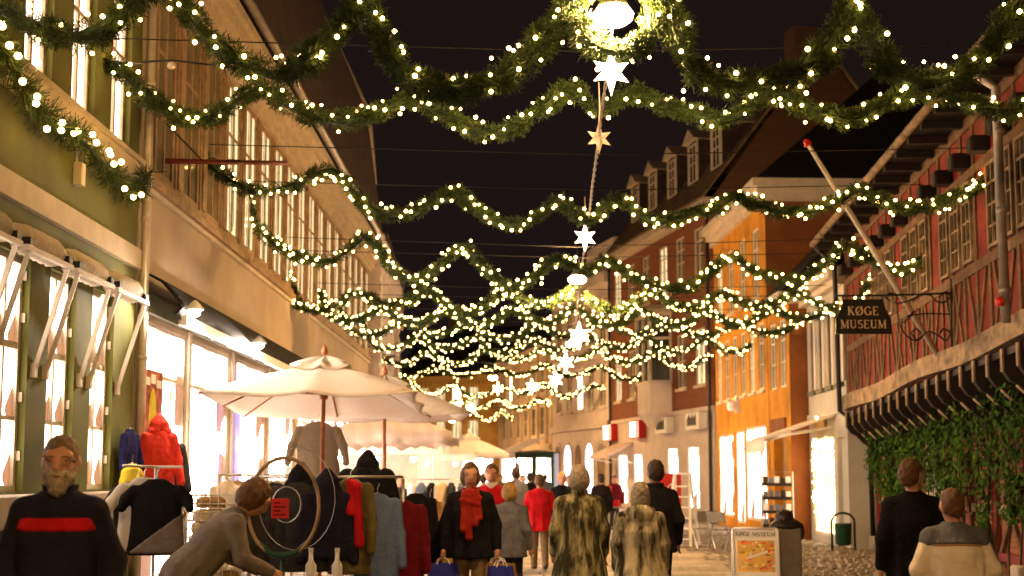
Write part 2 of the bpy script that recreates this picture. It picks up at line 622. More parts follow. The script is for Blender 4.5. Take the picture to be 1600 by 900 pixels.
# ------------------------------------------------------------------ lettering (thick and thin strokes with serifs)
def glyph(c):
    """strokes (x0,z0,x1,z1,w) in a box 1 high"""
    T, t = 0.15, 0.06
    arc = lambda cx, cz, rx, rz, a0, a1, n=14: [(cx + rx * math.cos(rad(a0 + (a1 - a0) * i / n)), cz + rz * math.sin(rad(a0 + (a1 - a0) * i / n))) for i in range(n + 1)]
    S, W = [], 0.7
    def poly(ps, thick=None):
        for i in range(len(ps) - 1):
            (a, b), (p, q) = ps[i], ps[i + 1]
            dx, dz = p - a, q - b
            v = abs(dz) / (math.hypot(dx, dz) + 1e-9)
            S.append((a, b, p, q, thick or (t + (T - t) * v)))
    ser = lambda x, z: S.append((x - 0.14, z, x + 0.14, z, 0.05))
    if c == 'K':
        S += [(.18, 0, .18, 1, T), (.2, .42, .62, .98, t), (.34, .58, .72, .02, T)]
        ser(.18, .02); ser(.18, .98); ser(.62, .98); ser(.72, .02); W = .86
    elif c in 'OØ':
        poly(arc(.45, .5, .36, .47, 0, 360, 22))
        if c == 'Ø':
            S.append((.12, -.06, .78, 1.06, t))
        W = .92
    elif c == 'G':
        poly(arc(.46, .5, .36, .47, 40, 325, 20)); S += [(.76, .08, .76, .42, T)]; ser(.74, .42); W = .92
    elif c == 'E':
        S += [(.16, 0, .16, 1, T), (.1, .98, .6, .98, t), (.1, .02, .62, .02, t), (.16, .52, .5, .52, t), (.6, .98, .6, .8, t), (.62, .02, .62, .2, t)]; W = .74
    elif c == 'M':
        S += [(.14, 0, .17, 1, t), (.17, .98, .5, .06, T), (.5, .06, .85, .98, t), (.87, 0, .87, 1, T)]
        ser(.14, .02); ser(.87, .02); ser(.12, .98); ser(.9, .98); W = 1.06
    elif c == 'U':
        S += [(.16, .3, .16, 1, T), (.66, .3, .66, 1, t)]; poly(arc(.41, .3, .25, .27, 180, 360, 12)); ser(.16, .98); ser(.66, .98); W = .84
    elif c == 'S':
        poly(arc(.36, .74, .22, .23, 30, 270, 14)); poly(arc(.36, .27, .25, .25, 90, -150, 14)); W = .68
    elif c == ' ':
        W = .4
    return S, W


def lettering(mb, text, xc, z, h, y, depth=0.008, gap=0.06):
    gl = [glyph(c) for c in text]
    tot = sum(w + gap for _, w in gl) * h
    x = xc - tot / 2
    k = 0
    for S, W in gl:
        for (a, b, c, d, w) in S:
            k += 1
            o = y - depth + (k % 7) * 0.0004
            p, q = Vector((x + a * h, o, z + b * h)), Vector((x + c * h, o, z + d * h))
            mb.beam(p, q, w * h, depth, (0, 1, 0))
        x += (W + gap) * h


# ================================================================== ground
def structure(o):
    o["kind"] = "structure"
    return o


structure(MB().quad((-300, -60, 0), (300, -60, 0), (300, 500, 0), (-300, 500, 0)).build("ground", "asphalt"))
street = structure(MB().quad((-4.6, -10, .004), (7.6, -10, .004), (7.6, 95, .004), (-8, 95, .004)).build("street", "joint"))

# granite slabs of the walking lane: single pieces near, one mass beyond
slab_meshes = [MB().bev(0, w, 0, .56, 0, .03, .012).mesh("slab", m) for w in (.86, .98, 1.12) for m in ("granite", "granite_pale")]
far = MB()
row = 0
n_slab = 0
y = 14.5
while y < 70:
    x = -1.3 + RND.uniform(-.4, 0)
    while x < 3.6:
        k = RND.randrange(6)
        w = (.86, .98, 1.12)[k // 2]
        if 16 < y < 30 and n_slab < 260 and x > -.6:
            link("slab", slab_meshes[k], street, (x, y, .004 + RND.uniform(0, .006)))
            n_slab += 1
        else:
            far.cur = k % 2
            far.bev(x, x + w, y, y + .56, .004, .032 + RND.uniform(0, .006), .012)
        x += w + .018
    y += .58
far.build("slab_field", ["granite", "granite_pale"], street)["kind"] = "stuff"
# rounded cobbles along both sides
cb = MB()
def cobbles(x0, x1, y0, y1, s):
    y = y0
    while y < y1:
        x = x0 + RND.uniform(-.05, 0)
        while x < x1:
            w, l, h = s * RND.uniform(.8, 1.1), s * RND.uniform(.75, 1.0), RND.uniform(.02, .05)
            i = s * .18
            vs = [(x, y, .005), (x + w, y, .005), (x + w, y + l, .005), (x, y + l, .005),
                  (x + i, y + i, h), (x + w - i, y + i, h), (x + w - i, y + l - i, h), (x + i, y + l - i, h)]
            cb.add(vs, [[4, 5, 6, 7], [0, 1, 5, 4], [1, 2, 6, 5], [2, 3, 7, 6], [3, 0, 4, 7]])
            x += w + .02
        y += s * 1.0
cobbles(3.7, 7.5, 15, 30, .16)
cobbles(3.7, 7.2, 30, 46, .24)
cobbles(-4.5, -1.4, 9, 26, .18)
cbo = cb.build("cobbles", "cobble", street)
cbo["kind"] = "stuff"


def FP(A, B, px, py):
    """where the sight line of a photo pixel meets the facade A-B: distance along it and height"""
    u, v = (px - CX) / F_PX, (CY - py) / F_PX
    yy = math.cos(TILT) - v * math.sin(TILT)
    zz = math.sin(TILT) + v * math.cos(TILT)
    ax, ay, tx, ty = A[0], A[1], B[0] - A[0], B[1] - A[1]
    L = math.hypot(tx, ty)
    tx, ty = tx / L, ty / L
    # A + s*t = k*(u,yy)
    det = tx * (-yy) - (-u) * ty
    s = ((-ax) * (-yy) - (-u) * (-ay)) / det
    k = (ax + tx * s) / u if abs(u) > 1e-6 else (ay + ty * s) / yy
    return s, CAM_Z + k * zz


def gable_roof(root, W, D, z, rise, mat, over=.35, name="roof", x0=0.0):
    """double pitched roof with its ridge along the street, with thickness"""
    t = .12
    mb = MB()
    prof = [(-over, z - .05), (D / 2, z + rise), (D + over, z - .05), (D + over, z - .05 + t), (D / 2, z + rise + t * 1.3), (-over, z - .05 + t)]
    vs = [(x, y, zz) for x in (x0 - .1, W + .1) for y, zz in prof]
    n = len(prof)
    fs = [[5, 4, 1, 0], [4, 3, 2, 1], [n + 0, n + 1, n + 4, n + 5], [n + 1, n + 2, n + 3, n + 4]]
    for i in range(n):
        j = (i + 1) % n
        fs.append([i, j, n + j, n + i])
    mb.add(vs, fs)
    return mb.build(name, mat, root)


def gable_ends(root, W, D, z, rise, mat, x0=0.0):
    for x in (x0, W):
        MB().add([(x, 0, z), (x, D, z), (x, D / 2, z + rise)], [[0, 1, 2]]).build("gable", mat, root)


# ================================================================== left: green house
A, B = (-4.6, 4.0), (-4.6, 15.35)
green, W = frame_root("green_house", "olive green plastered house with cream bands at the far left", "house", A, B)
lx = lambda d: d - A[1]
lower = [(lx(d0), lx(d0 + .76), 1.46, 3.66) for d0 in (7.42, 8.70, 9.98, 11.26, 12.54, 13.82)]
upper = [(lx(d0), lx(d0 + .72), 5.46, 7.25) for d0 in (7.8, 9.1, 10.38, 11.66, 12.94, 14.22)]
wall_mesh(W, 8.8, lower + upper, .22, 7).build("wall", "green_plaster", green)
for h in lower:
    window(green, *h, frame="cream_paint", pane="lit_room", cols=2, rows=(.31, .62), rec=.07, each=True, fw=.06, mw=.04)
for h in upper:
    window(green, *h, frame="pale_wood", pane="lit_curtain", cols=2, rows=(.62,), rec=.07, each=True, fw=.06, mw=.05)
for z0, z1, p in ((5.10, 5.36, .07), (4.10, 4.34, .07), (5.36, 5.42, .11), (8.55, 8.8, .2)):
    MB().box(0, W, -p, .0, z0, z1 - .002).build("string_course", "cream_trim", green)
MB().bev(0, W - .12, -.16, .0, 1.14, 1.44, .02).build("sill_band", "cream_trim", green)
for h in lower:
    for z in (1.75, 2.3, 3.05, 3.45):
        MB().box(h[1] - .02, h[1] + .03, .03, .07, z, z + .09).build("hinge", "cream_paint", green)
gable_roof(green, W, 7, 8.8, 4, "dark_roof")
m = MB().tube([(W + .06, -.09, 8.7), (W + .06, -.09, 0.1)], .055, 10)
for z in (1.2, 3.0, 4.7, 6.4, 8.0):
    m.tube([(W + .06, -.09, z), (W + .06, -.09, z + .06)], .066, 10)
m.build("downpipe", "cream_paint", green, smooth=True)
# wall lamp box with its cable, under the pine garland
m = MB().bev(lx(13.05), lx(13.17), -.10, 0, 4.62, 4.86, .01)
m.tube([(lx(13.1), -.02, 4.86), (lx(13.12), -.02, 5.1)], .012, 5)
m.build("junction_box", "cream_paint", green)

# quilted blinds rolled up over the ground floor windows, each with two long arms
for i, h in enumerate(lower[2:]):
    nth = ("nearest the camera", "above the second lit window from the left edge", "above the window behind the bearded man", "farthest down the street, beside the downpipe")[i]
    r = thing("window_awning", "rolled up cream quilted window awning, " + nth, "awning", (A[0], A[1] + (h[0] + h[1]) / 2, 0), rad(90), "rolled up awnings on the green house")
    w2 = (h[1] - h[0]) / 2 + .20
    m = MB()
    n, k = 18, 10
    vs = []
    for a in range(n + 1):
        x = -w2 + 2 * w2 * a / n
        puff = .5 + .5 * abs(math.sin(a * math.pi * 7 / n))
        endf = math.sqrt(max(0, 1 - (abs(x) / w2) ** 6)) * .9 + .1
        for b in range(k + 1):
            t = math.pi * (b / k)
            rr = (.085 + .04 * puff) * endf
            vs.append((x, -.16 - rr * math.sin(t) * 1.2 + .0, 3.72 + rr * math.cos(t)))
    fs = [[a * (k + 1) + b, (a + 1) * (k + 1) + b, (a + 1) * (k + 1) + b + 1, a * (k + 1) + b + 1] for a in range(n) for b in range(k)]
    m.add(vs, fs)
    cv = m.build("cover", "quilt", r, smooth=True)
    sm = cv.modifiers.new("thickness", 'SOLIDIFY')
    sm.thickness = .02
    MB().box(-w2, w2, -.34, -.29, 3.585, 3.63).build("front_bar", "cream_paint", r)
    for sx in (-1, 1):
        x = sx * (w2 - .09)
        MB().beam((x, -.03, 2.62), (x - .0, -.31, 3.58), .026, .042).build("arm", "cream_paint", r)
        MB().box(x - .03, x + .03, -.05, 0, 2.54, 2.68).build("hinge", "cream_paint", r)
        MB().box(x - .05, x + .05, -.34, -.22, 3.63, 3.70).build("knuckle", "black_iron", r)

# ================================================================== left: beige shop house
A, B = (-4.6, 15.4), (-4.6, 40.0)
beige, W = frame_root("beige_shop_house", "long beige house with a row of tall wooden windows over bright shopfronts", "house", A, B)
lx = lambda d: d - A[1]
ups = []
for i in range(18):
    d0 = 15.95 + 1.335 * i
    ups.append((lx(d0), lx(d0 + .92), 5.42, 7.95))
shops = [(lx(15.62), lx(17.85), .25, 3.55), (lx(18.05), lx(20.55), .25, 3.55), (lx(21.1), lx(23.6), .25, 3.55), (lx(24.0), lx(26.6), .25, 3.55),
         (lx(27.2), lx(30.4), .3, 3.4), (lx(31), lx(34.4), .3, 3.4), (lx(35), lx(38.6), .3, 3.4)]
wall_mesh(W, 8.2, ups + shops, .3, 8).build("wall", "beige_plaster", beige)
for i, h in enumerate(ups):
    window(beige, *h, frame="oak_wood", pane="lit_window_dim" if i > 2 else "glass_pale", cols=2, rows=(.66,), rec=-.02, fw=.09, mw=.05, fd=.045)
    if i:
        m = MB().box(ups[i - 1][1] + .02, h[0] - .02, -.035, 0, 5.42, 7.95)
        m.box(ups[i - 1][1] + .12, h[0] - .12, -.055, -.037, 5.46, 7.9)
        m.build("mullion_board", "oak_wood", beige)
MB().box(0, W, -.12, 0, 5.2, 5.30).build("sill_course", "oak_wood", beige)
MB().box(0, W, -.07, 0, 5.302, 5.40).build("sill_course", "oak_wood", beige)
MB().box(0, W, -.06, 0, 5.13, 5.195).build("moulding", "cream_trim", beige)
m = MB()
for z0, z1, p in ((7.98, 8.12, .08), (8.125, 8.3, .16), (8.305, 8.42, .24), (8.425, 8.62, .33), (8.625, 8.78, .42)):
    m.box(-.02, W + .02, -p, .3, z0, z1)
m.build("cornice", "pale_wood", beige)
m = MB()
n = 7
vs, fs = [], []
for x in (-.05, W + .1):
    for k in range(n):
        a = math.pi * k / (n - 1)
        vs.append((x, -.52 - .085 * math.cos(a), 8.88 - .085 * math.sin(a)))
for k in range(n - 1):
    fs.append([k, k + 1, n + k + 1, n + k])
m.add(vs, fs)
g = m.build("gutter", "grey_metal", beige, smooth=True)
g.modifiers.new("t", 'SOLIDIFY').thickness = .01
# steep mansard slope with a pale verge board at the far end
m = MB()
m.add([(-.05, -.45, 8.8), (W + .1, -.45, 8.8), (W + .1, .15, 13.2), (-.05, .15, 13.2), (-.05, 1.7, 16.5), (W + .1, 1.7, 16.5), (-.05, 6, 17.5), (W + .1, 6, 17.5), (-.05, 6, 8.8), (W + .1, 6, 8.8)],
      [[0, 1, 2, 3], [3, 2, 5, 4], [4, 5, 7, 6], [1, 9, 7, 5, 2], [0, 3, 4, 6, 8]])
m.build("roof", "dark_roof", beige)
m = MB().tube([(W + .14, -.08, 10.9), (W + .14, -.02, 11.6), (W + .14, .12, 13.2), (W + .14, 1.68, 16.55)], .10, 8)
m.build("verge_board", "cream_trim", beige)
for i, h in enumerate(shops):
    window(beige, *h, frame="cream_paint", pane="lit_shop", cols=(1, 1, 1, 2, 2, 2, 2)[i], rows=(.80,), rec=.02, fw=.06, mw=.05, name="shop_window", fd=.05)
for d in (15.52, 17.95, 20.75, 23.8, 26.85):
    MB().box(lx(d) - .08, lx(d) + .08, -.03, 0, .1, 3.62).build("pilaster", "cream_paint", beige)
MB().box(lx(15.5), lx(26.9), -.09, 0, 3.62, 3.86).build("fascia", "dark_green_wood", beige)
MB().box(lx(20.8), lx(21.05), -.12, -.055, .4, 3.3).build("door_panel", "lit_lilac", beige)
# two pendant lights of the window display, in front of the shop panes
# letters standing in the shop window
m = MB()
def vertical_letters(mb, text, x, z, h, y):
    for i, c in enumerate(text):
        lettering(mb, c, x, z - i * h * 1.35, h, y)
vertical_letters(m, "KOO", lx(17.2), 2.55, .24, .03)
m.build("window_lettering", "yellow_cloth", beige)
# poster in the first shop pane: rosy sheet with a yellow oval
m = MB().box(lx(15.75), lx(16.75), .025, .04, 1.35, 2.95)
po = m.build("poster", "poster_pink", beige)
m = MB()
vs = [(lx(16.3) + .17 * math.cos(a), .017, 2.35 + .38 * math.sin(a)) for a in [2 * math.pi * k / 20 for k in range(20)]]
m.add(vs, [list(range(20))])
m.build("oval", "yellow_cloth", po)
m = MB()
for k, (x, z, w, h) in enumerate(((15.85, 2.75, .3, .1), (16.2, 2.78, .2, .12), (16.45, 2.74, .2, .1), (15.9, 1.85, .4, .09), (16.35, 1.6, .3, .1), (15.95, 1.5, .25, .08))):
    MB().box(lx(x), lx(x) + w, .014, .020, z, z + h).build("print", "plastic_white", po)


# retractable awning over the first shopfront: dark rolled cloth, pale folding arms, its lamp and an added one
aw = thing("shop_awning", "dark retracted awning with pale folding arms above the bright clothes shop", "awning", (-4.6, 15.5, 0), rad(90))
m = MB()
n = 30
vs = []
for a in range(n + 1):
    x = 10.6 * a / n
    sag = .05 * math.sin(a * .9) + .10 * math.sin(math.pi * a / n)
    for (yy, zz) in ((-.10, 4.06), (-.26, 3.98), (-.42, 3.80 - sag * .4), (-.52, 3.66 - sag * .5), (-.44, 3.60 - sag * .5)):
        vs.append((x, yy, zz))
m.add(vs, [[a * 5 + b, a * 5 + 5 + b, a * 5 + 6 + b, a * 5 + 1 + b] for a in range(n) for b in range(4)])
c = m.build("cloth", "awning_dark", aw, smooth=True)
c.modifiers.new("t", 'SOLIDIFY').thickness = .03
MB().box(0, 10.6, -.60, -.53, 3.44, 3.56).build("front_bar", "white_metal", aw)
for x in (1.5, 4.4, 7.4, 10.2):
    MB().beam((x, -.1, 3.66), (x + 1.0, -.33, 3.58), .05, .07).beam((x + 1.0, -.33, 3.55), (x + .1, -.55, 3.5), .05, .06).build("arm", "white_metal", aw)
for x in (.12, 4.1):  # first lamp added to brighten the near umbrella; second is the awning's own
    lh = MB().lathe([(.02, .1), (.06, .06), (.11, 0), (.11, -.02)], 14, (x, -.66, 3.66)).beam((x, -.56, 3.56), (x, -.64, 3.74), .03, .03).build("lamp", "white_metal", aw, smooth=True)
    MB().ico((x, -.66, 3.62), .065, 2).build("lamp_bulb", "flood_light", lh)

# ================================================================== left: white stucco house after it, and the row beyond
A, B = (-4.42, 40.15), (-4.9, 52.0)
wh, W = frame_root("stucco_house", "white stucco house with ornate corner pilasters beyond the beige house", "house", A, B)
hs = [(1.2 + 2.4 * i, 2.2 + 2.4 * i, z, z + 1.7) for i in range(4) for z in (4.6, 7.0)]
wall_mesh(W, 9.3, hs, .25, 7).build("wall", "white_stucco", wh)
for h in hs:
    window(wh, *h, pane="lit_window_dim")
for x in (.35, W - .4):
    m = MB().box(x - .3, x + .3, -.14, 0, 0, 8.6).box(x - .38, x + .38, -.22, 0, 8.2, 8.45).box(x - .36, x + .36, -.2, 0, 3.6, 3.85)
    for z in np.arange(.8, 8, .55):
        m.box(x - .33, x + .33, -.18, -.14, z, z + .36)
    m.build("pilaster", "white_stucco", wh)
MB().box(-.1, W, -.25, 0, 8.9, 9.29).build("cornice", "white_stucco", wh)
gable_roof(wh, W, 7, 9.3, 3.2, "dark_roof", x0=.2)
A, B = (-5.2, 52.5), (-7.9, 86.0)
lr, W = frame_root("timber_gabled_house", "dim brown house with red gable boards at the far left bend", "house", A, B)
hs = [(1 + 2.6 * i, 2.0 + 2.6 * i, z, z + 1.6) for i in range(12) for z in (3.6, 6.0)]
wall_mesh(W, 8.0, hs, .25, 7).build("wall", "rust_plaster", lr)
for i, h in enumerate(hs):
    window(lr, *h, pane="lit_curtain" if i % 5 == 1 else "glass_dark")
gable_roof(lr, W, 7, 8.0, 3.4, "black_roof")
m = MB().prism([(-.2, 8.0), (2.4, 8.0), (1.1, 9.6)], -.45, .5)
m.build("gablet", "red_timber", lr)
MB().beam((-.4, -.48, 7.95), (1.1, -.48, 9.75), .1, .16, (0, 1, 0)).beam((2.6, -.48, 7.95), (1.1, -.48, 9.75), .1, .16, (0, 1, 0)).build("barge_board", "cream_trim", lr)
fp = thing("flagpole", "bare pale flagpole slanting out over the street in the far distance", "flagpole", P(618, 556, 46), 0)
v = P(674, 503, 46) - P(618, 556, 46)
MB().tube([(0, 0, 0), v * .5, v], [.045, .04, .03], 8).build("pole", "white_metal", fp, smooth=True)
MB().ico(v, .06, 2).build("finial", "brass", fp)
b0 = P(618, 556, 46)
MB().tube([(0, 0, 0), (-.25 - (b0.x + 4.72), 0, -.1)], .04, 6).build("bracket", "black_iron", fp)

# ================================================================== far end of the street
A, B = (-8.0, 86.5), (-1.05, 83.0)
yh, W = frame_root("yellow_house", "ochre yellow house closing the far end of the street", "house", A, B)
hs = [(.5 + 1.25 * i, 1.25 + 1.25 * i, z, z + 1.5) for i in range(5) for z in (3.8, 6.0)]
wall_mesh(W, 8.3, hs, .2, 8).build("wall", "yellow_plaster", yh)
for i, h in enumerate(hs):
    window(yh, *h, pane="lit_curtain" if i in (2, 7) else "lit_window_dim")
m = MB().box(0, W, -.2, 0, 7.9, 8.3)
for i in range(24):
    m.box(.1 + i * .29, .24 + i * .29, -.16, 0, 7.6, 7.88)
m.build("cornice", "yellow_plaster", yh)
gable_roof(yh, W, 8, 8.3, 3.4, "black_roof")
MB().box(2, 2.6, 3.6, 4.4, 11, 13).build("chimney", "brown_brick", yh)
MB().box(.5, W - .5, -.02, .05, .5, 2.9).build("shop_window", "lit_shop_far", yh)
A, B = (-1.0, 82.5), (1.95, 68.8)
th, W = frame_root("tan_house", "tan house with tall pilasters at the right of the far bend", "house", A, B)
hs = [(.8 + 2.1 * i, 1.75 + 2.1 * i, z, z + 1.6) for i in range(6) for z in (3.9, 6.2)]
wall_mesh(W, 8.9, hs, .2, 8).build("wall", "tan_plaster", th)
for i, h in enumerate(hs):
    window(th, *h, pane="lit_curtain" if i == 3 else "glass_dark")
for i in range(7):
    MB().box(.25 + 2.1 * i, .6 + 2.1 * i, -.12, 0, 3.4, 8.4).build("pilaster", "tan_plaster", th)
MB().box(0, W, -.25, 0, 8.4, 8.9).build("cornice", "tan_plaster", th)
MB().box(0, W, -.14, 0, 3.1, 3.38).build("string_course", "tan_plaster", th)
gable_roof(th, W, 8, 8.9, 3.0, "black_roof")
MB().box(1, W - 1, -.02, .05, .5, 2.7).build("shop_window", "lit_shop_far", th)

# cream house with arches and a balustrade
A, B = (2.0, 68.3), (4.42, 59.3)
cr, W = frame_root("arcaded_house", "pale cream house with arched shop openings and a roof balustrade", "house", A, B)
hs = [(.7 + 1.75 * i, 1.65 + 1.75 * i, z, z + 1.9) for i in range(5) for z in (4.9, 8.0)]
wall_mesh(W, 11.2, hs, .25, 8).build("wall", "white_stucco", cr)
for i, h in enumerate(hs):
    window(cr, *h, pane="lit_curtain" if i in (4,) else "glass_pale")
    MB().box(h[0] - .15, h[1] + .15, -.12, 0, h[3] + .1, h[3] + .25).build("window_hood", "white_stucco", cr)
    MB().box(h[0] - .1, h[1] + .1, -.1, 0, h[2] - .14, h[2] - .02).build("sill", "white_stucco", cr)
MB().box(0, W, -.3, 0, 10.7, 11.2).build("cornice", "white_stucco", cr)
MB().box(0, W, -.18, 0, 3.9, 4.2).build("string_course", "white_stucco", cr)
for i in range(5):
    x0 = .55 + 1.75 * i
    arc = [(x0, .5), (x0 + 1.0, .5), (x0 + 1.0, 2.5)] + [(x0 + .5 + .5 * math.cos(a), 2.5 + .7 * math.sin(a)) for a in [math.pi * k / 10 for k in range(1, 10)]] + [(x0, 2.5)]
    a2 = [(x0 + .5 + (x - x0 - .5) * 1.22, z if z < 1 else 1.9 + (z - 1.9) * 1.14) for x, z in arc]
    MB().prism(a2, -.05, .01).build("arch_surround", "white_plaster", cr)
    MB().prism(arc, -.07, -.04).build("arch_pane", "lit_arch" if i % 2 else "glass_pale", cr)
MB().box(5.2, 9.3, .2, .7, 11.2, 11.5).box(5.2, 9.3, .25, .65, 12.6, 12.85).box(5.2, 5.6, .22, .68, 11.5, 12.6).box(8.9, 9.3, .22, .68, 11.5, 12.6).build("balustrade", "white_stucco", cr)
for i in range(6):
    MB().lathe([(.13, 0), (.07, .2), (.15, .6), (.08, .95), (.13, 1.1)], 8, (5.95 + i * .5, .45, 11.5)).build("baluster", "white_stucco", cr, smooth=True)
gable_roof(cr, W, 8, 11.2, 2.2, "black_roof", over=0)

# ================================================================== right: red brick house
A, B = (4.45, 59.0), (7.15, 46.0)
bk, W = frame_root("brick_house", "tall red brick house with a whitewashed ground floor and five roof dormers", "house", A, B)
def rect(px0, px1, pyt, pyb):
    x0, _ = FP(A, B, px0, (pyt + pyb) / 2)
    x1, _ = FP(A, B, px1, (pyt + pyb) / 2)
    xm = (px0 + px1) / 2
    return (x0, x1, FP(A, B, xm, pyb)[1], FP(A, B, xm, pyt)[1])
top3 = [(.6, 1.6), (2.7, 3.7), (4.9, 5.9), (7.2, 8.2), (9.3, 10.3), (11.4, 12.4)]
hs = [(a, b, 8.9, 10.9) for a, b in top3] + [(a, b, 5.0, 7.1) for i, (a, b) in enumerate(top3) if i not in (2, 3)] + [(4.9, 5.6, 5.0, 7.1)]
wall_mesh(W, 11.7, hs, .25, 9, z0=4.15).build("wall", "red_brick", bk)
for i, h in enumerate(hs):
    window(bk, *h, frame="cream_paint", pane="glass_pale" if i % 3 else "lit_window_dim", cols=2, rows=(.5, .75))
    MB().box(h[0] - .08, h[1] + .08, -.08, 0, h[2] - .12, h[2] - .01).build("sill", "cream_trim", bk)
gh = [(8.0, 9.2, .4, 2.75), (10.4, 11.6, .4, 2.75), (1.0, 2.4, .4, 2.6), (3.4, 4.6, .4, 2.6)]
wall_mesh(W, 4.14, gh, .25, 9).build("ground_floor", "white_stucco", bk)
for h in gh:
    window(bk, *h, pane="lit_shop_far", cols=1, rows=(), name="shop_window")
MB().box(0, W, -.1, 0, 4.0, 4.149).build("string_course", "white_stucco", bk)
MB().box(-.1, W + .1, -.35, .2, 11.45, 11.75).box(-.1, W + .1, -.2, .1, 11.3, 11.448).build("cornice", "cream_trim", bk)
gable_ends(bk, W, 9, 11.7, 6.2, "brown_brick")
gable_roof(bk, W, 9, 11.75, 6.2, "brown_roof")
for i, xx in enumerate((1.0, 3.6, 6.2, 8.8, 11.4)):
    y0 = .75
    zb = 11.75 + 6.2 * (y0 + .35) / 4.85
    m = MB().box(xx, xx + 1.15, y0, y0 + 3.0, zb - .3, zb + 1.75)
    dm = m.build("dormer", "dark_roof", bk)
    window(dm, xx + .18, xx + .97, zb + .05, zb + 1.6, rec=y0 - .05, pane="glass_dark", rows=(.5, .75))
    m = MB().add([(xx - .12, y0 - .22, zb + 1.72), (xx + 1.27, y0 - .22, zb + 1.72), (xx + .575, y0 - .22, zb + 2.22),
                  (xx - .12, y0 + 3, zb + 1.72), (xx + 1.27, y0 + 3, zb + 1.72), (xx + .575, y0 + 3, zb + 2.22)],
                 [[0, 1, 2], [5, 4, 3], [0, 2, 5, 3], [2, 1, 4, 5], [1, 0, 3, 4]])
    m.build("dormer_roof", "cream_trim", dm)
    for xo in (-.02, .99):
        MB().box(xx + xo, xx + xo + .18, y0 - .03, y0, zb - .1, zb + 1.7).build("dormer_trim", "cream_trim", dm)
MB().box(11, 12, 4, 5, 16.5, 19).build("chimney", "brown_brick", bk)
# oriel on the first floor
ox0, ox1 = 6.0, 8.6
plan = [(ox0, 0), (ox0 + .45, -.75), (ox1 - .45, -.75), (ox1, 0)]
def orring(z, s=1.0):
    return [((x - (ox0 + ox1) / 2) * s + (ox0 + ox1) / 2, y * s, z) for x, y in plan]
def orbody(levels):
    m = MB()
    vs = [p for z, s in levels for p in orring(z, s)]
    fs = [[3, 2, 1, 0], [(len(levels) - 1) * 4 + i for i in range(4)]]
    for k in range(len(levels) - 1):
        for i in range(3):
            fs.append([k * 4 + i, k * 4 + i + 1, k * 4 + i + 5, k * 4 + i + 4])
    return m.add(vs, fs)
ob = orbody([(3.5, .45), (4.0, .9), (4.15, 1.0), (5.3, 1.0), (5.32, 1.06), (5.42, 1.06)]).build("oriel", "white_stucco", bk)
orbody([(5.42, .93), (8.0, .93)]).build("oriel_glazing", "glass_dark", ob)
orbody([(8.0, 1.08), (8.25, 1.1), (8.5, .7)]).build("oriel_roof", "cream_trim", ob)
m = MB()
for x, y in plan:
    m.beam((x, y, 5.42), (x, y, 8.0), .13, .13, (0, 1, 0))
for (xa, ya), (xb, yb) in zip(plan[:-1], plan[1:]):
    m.beam((xa, ya, 7.1), (xb, yb, 7.1), .1, .1)
m.beam(((ox0 + ox1) / 2, -.75, 5.42), ((ox0 + ox1) / 2, -.75, 8.0), .09, .1, (0, 1, 0))
m.build("oriel_frame", "cream_paint", ob)
m = MB().tube([(W - .15, -.12, 11.4), (W - .15, -.12, .1)], .06, 6)
m.build("downpipe", "black_iron", bk)
MB().tube([(.12, -.12, 11.4), (.12, -.12, .1)], .06, 6).build("downpipe", "black_iron", bk)
# boxed signs on the whitewashed ground floor
def box_sign(px, py, w, h, label, mats, name="box_sign"):
    s, z = FP(A, B, px, py)
    t = Vector((B[0] - A[0], B[1] - A[1], 0)).normalized()
    o = thing(name, label, "sign", Vector((A[0], A[1], 0)) + t * s, math.atan2(t.y, t.x))
    MB().bev(-w / 2, w / 2, -.35, -.02, z - h / 2, z + h / 2, .02).build("case", mats[0], o)
    MB().box(-w / 2 + .06, w / 2 - .06, -.362, -.35, z - h / 2 + .06, z + h / 2 - .06).build("face", mats[1], o)
    return o, z
for px, py, lab in ((1045, 665, "cream box sign with dark lettering beside the oriel"), (1095, 658, "cream box sign with dark lettering at the near end of the brick house")):
    o, z = box_sign(px, py, 1.5, .62, lab, ("plastic_white", "plastic_white"))
    m = MB()
    for k in range(9):
        m.box(-.5 + k * .115, -.5 + k * .115 + .05 + .035 * (k % 2), -.372, -.362, z - .17, z + .12 + .06 * (k % 3))
    m.build("lettering", "charcoal_cloth", o)
for px, py, lab in ((960, 676, "red and cream lit sign at the far end of the brick house"), (1003, 671, "red and cream lit sign under the oriel")):
    o, z = box_sign(px, py, 1.25, .75, lab, ("red_paint", "flag_sign_light"))
    MB().box(.30, .57, -.372, -.3625, z - .31, z + .31).build("red_end", "red_paint", o)
# small shop canopies below
for px, lab in ((975, "small slanting fabric canopy over the far shop door of the brick house"),):
    s, z = FP(A, B, px, 715)
    t = Vector((B[0] - A[0], B[1] - A[1], 0)).normalized()
    o = thing("door_canopy", lab, "canopy", Vector((A[0], A[1], 0)) + t * s, math.atan2(t.y, t.x))
    MB().add([(-1.4, -.02, 3.1), (1.4, -.02, 3.1), (1.4, -1.2, 2.55), (-1.4, -1.2, 2.55), (-1.4, -.02, 3.02), (1.4, -.02, 3.02), (1.4, -1.2, 2.40), (-1.4, -1.2, 2.40)],
             [[0, 3, 2, 1], [4, 5, 6, 7], [3, 7, 6, 2], [0, 4, 7, 3], [1, 2, 6, 5]]).build("cloth", "canvas_stripe", o)
    MB().beam((-1.38, -.02, 2.2), (-1.38, -1.1, 2.42), .03, .03).beam((1.38, -.02, 2.2), (1.38, -1.1, 2.42), .03, .03).build("arm", "white_metal", o)

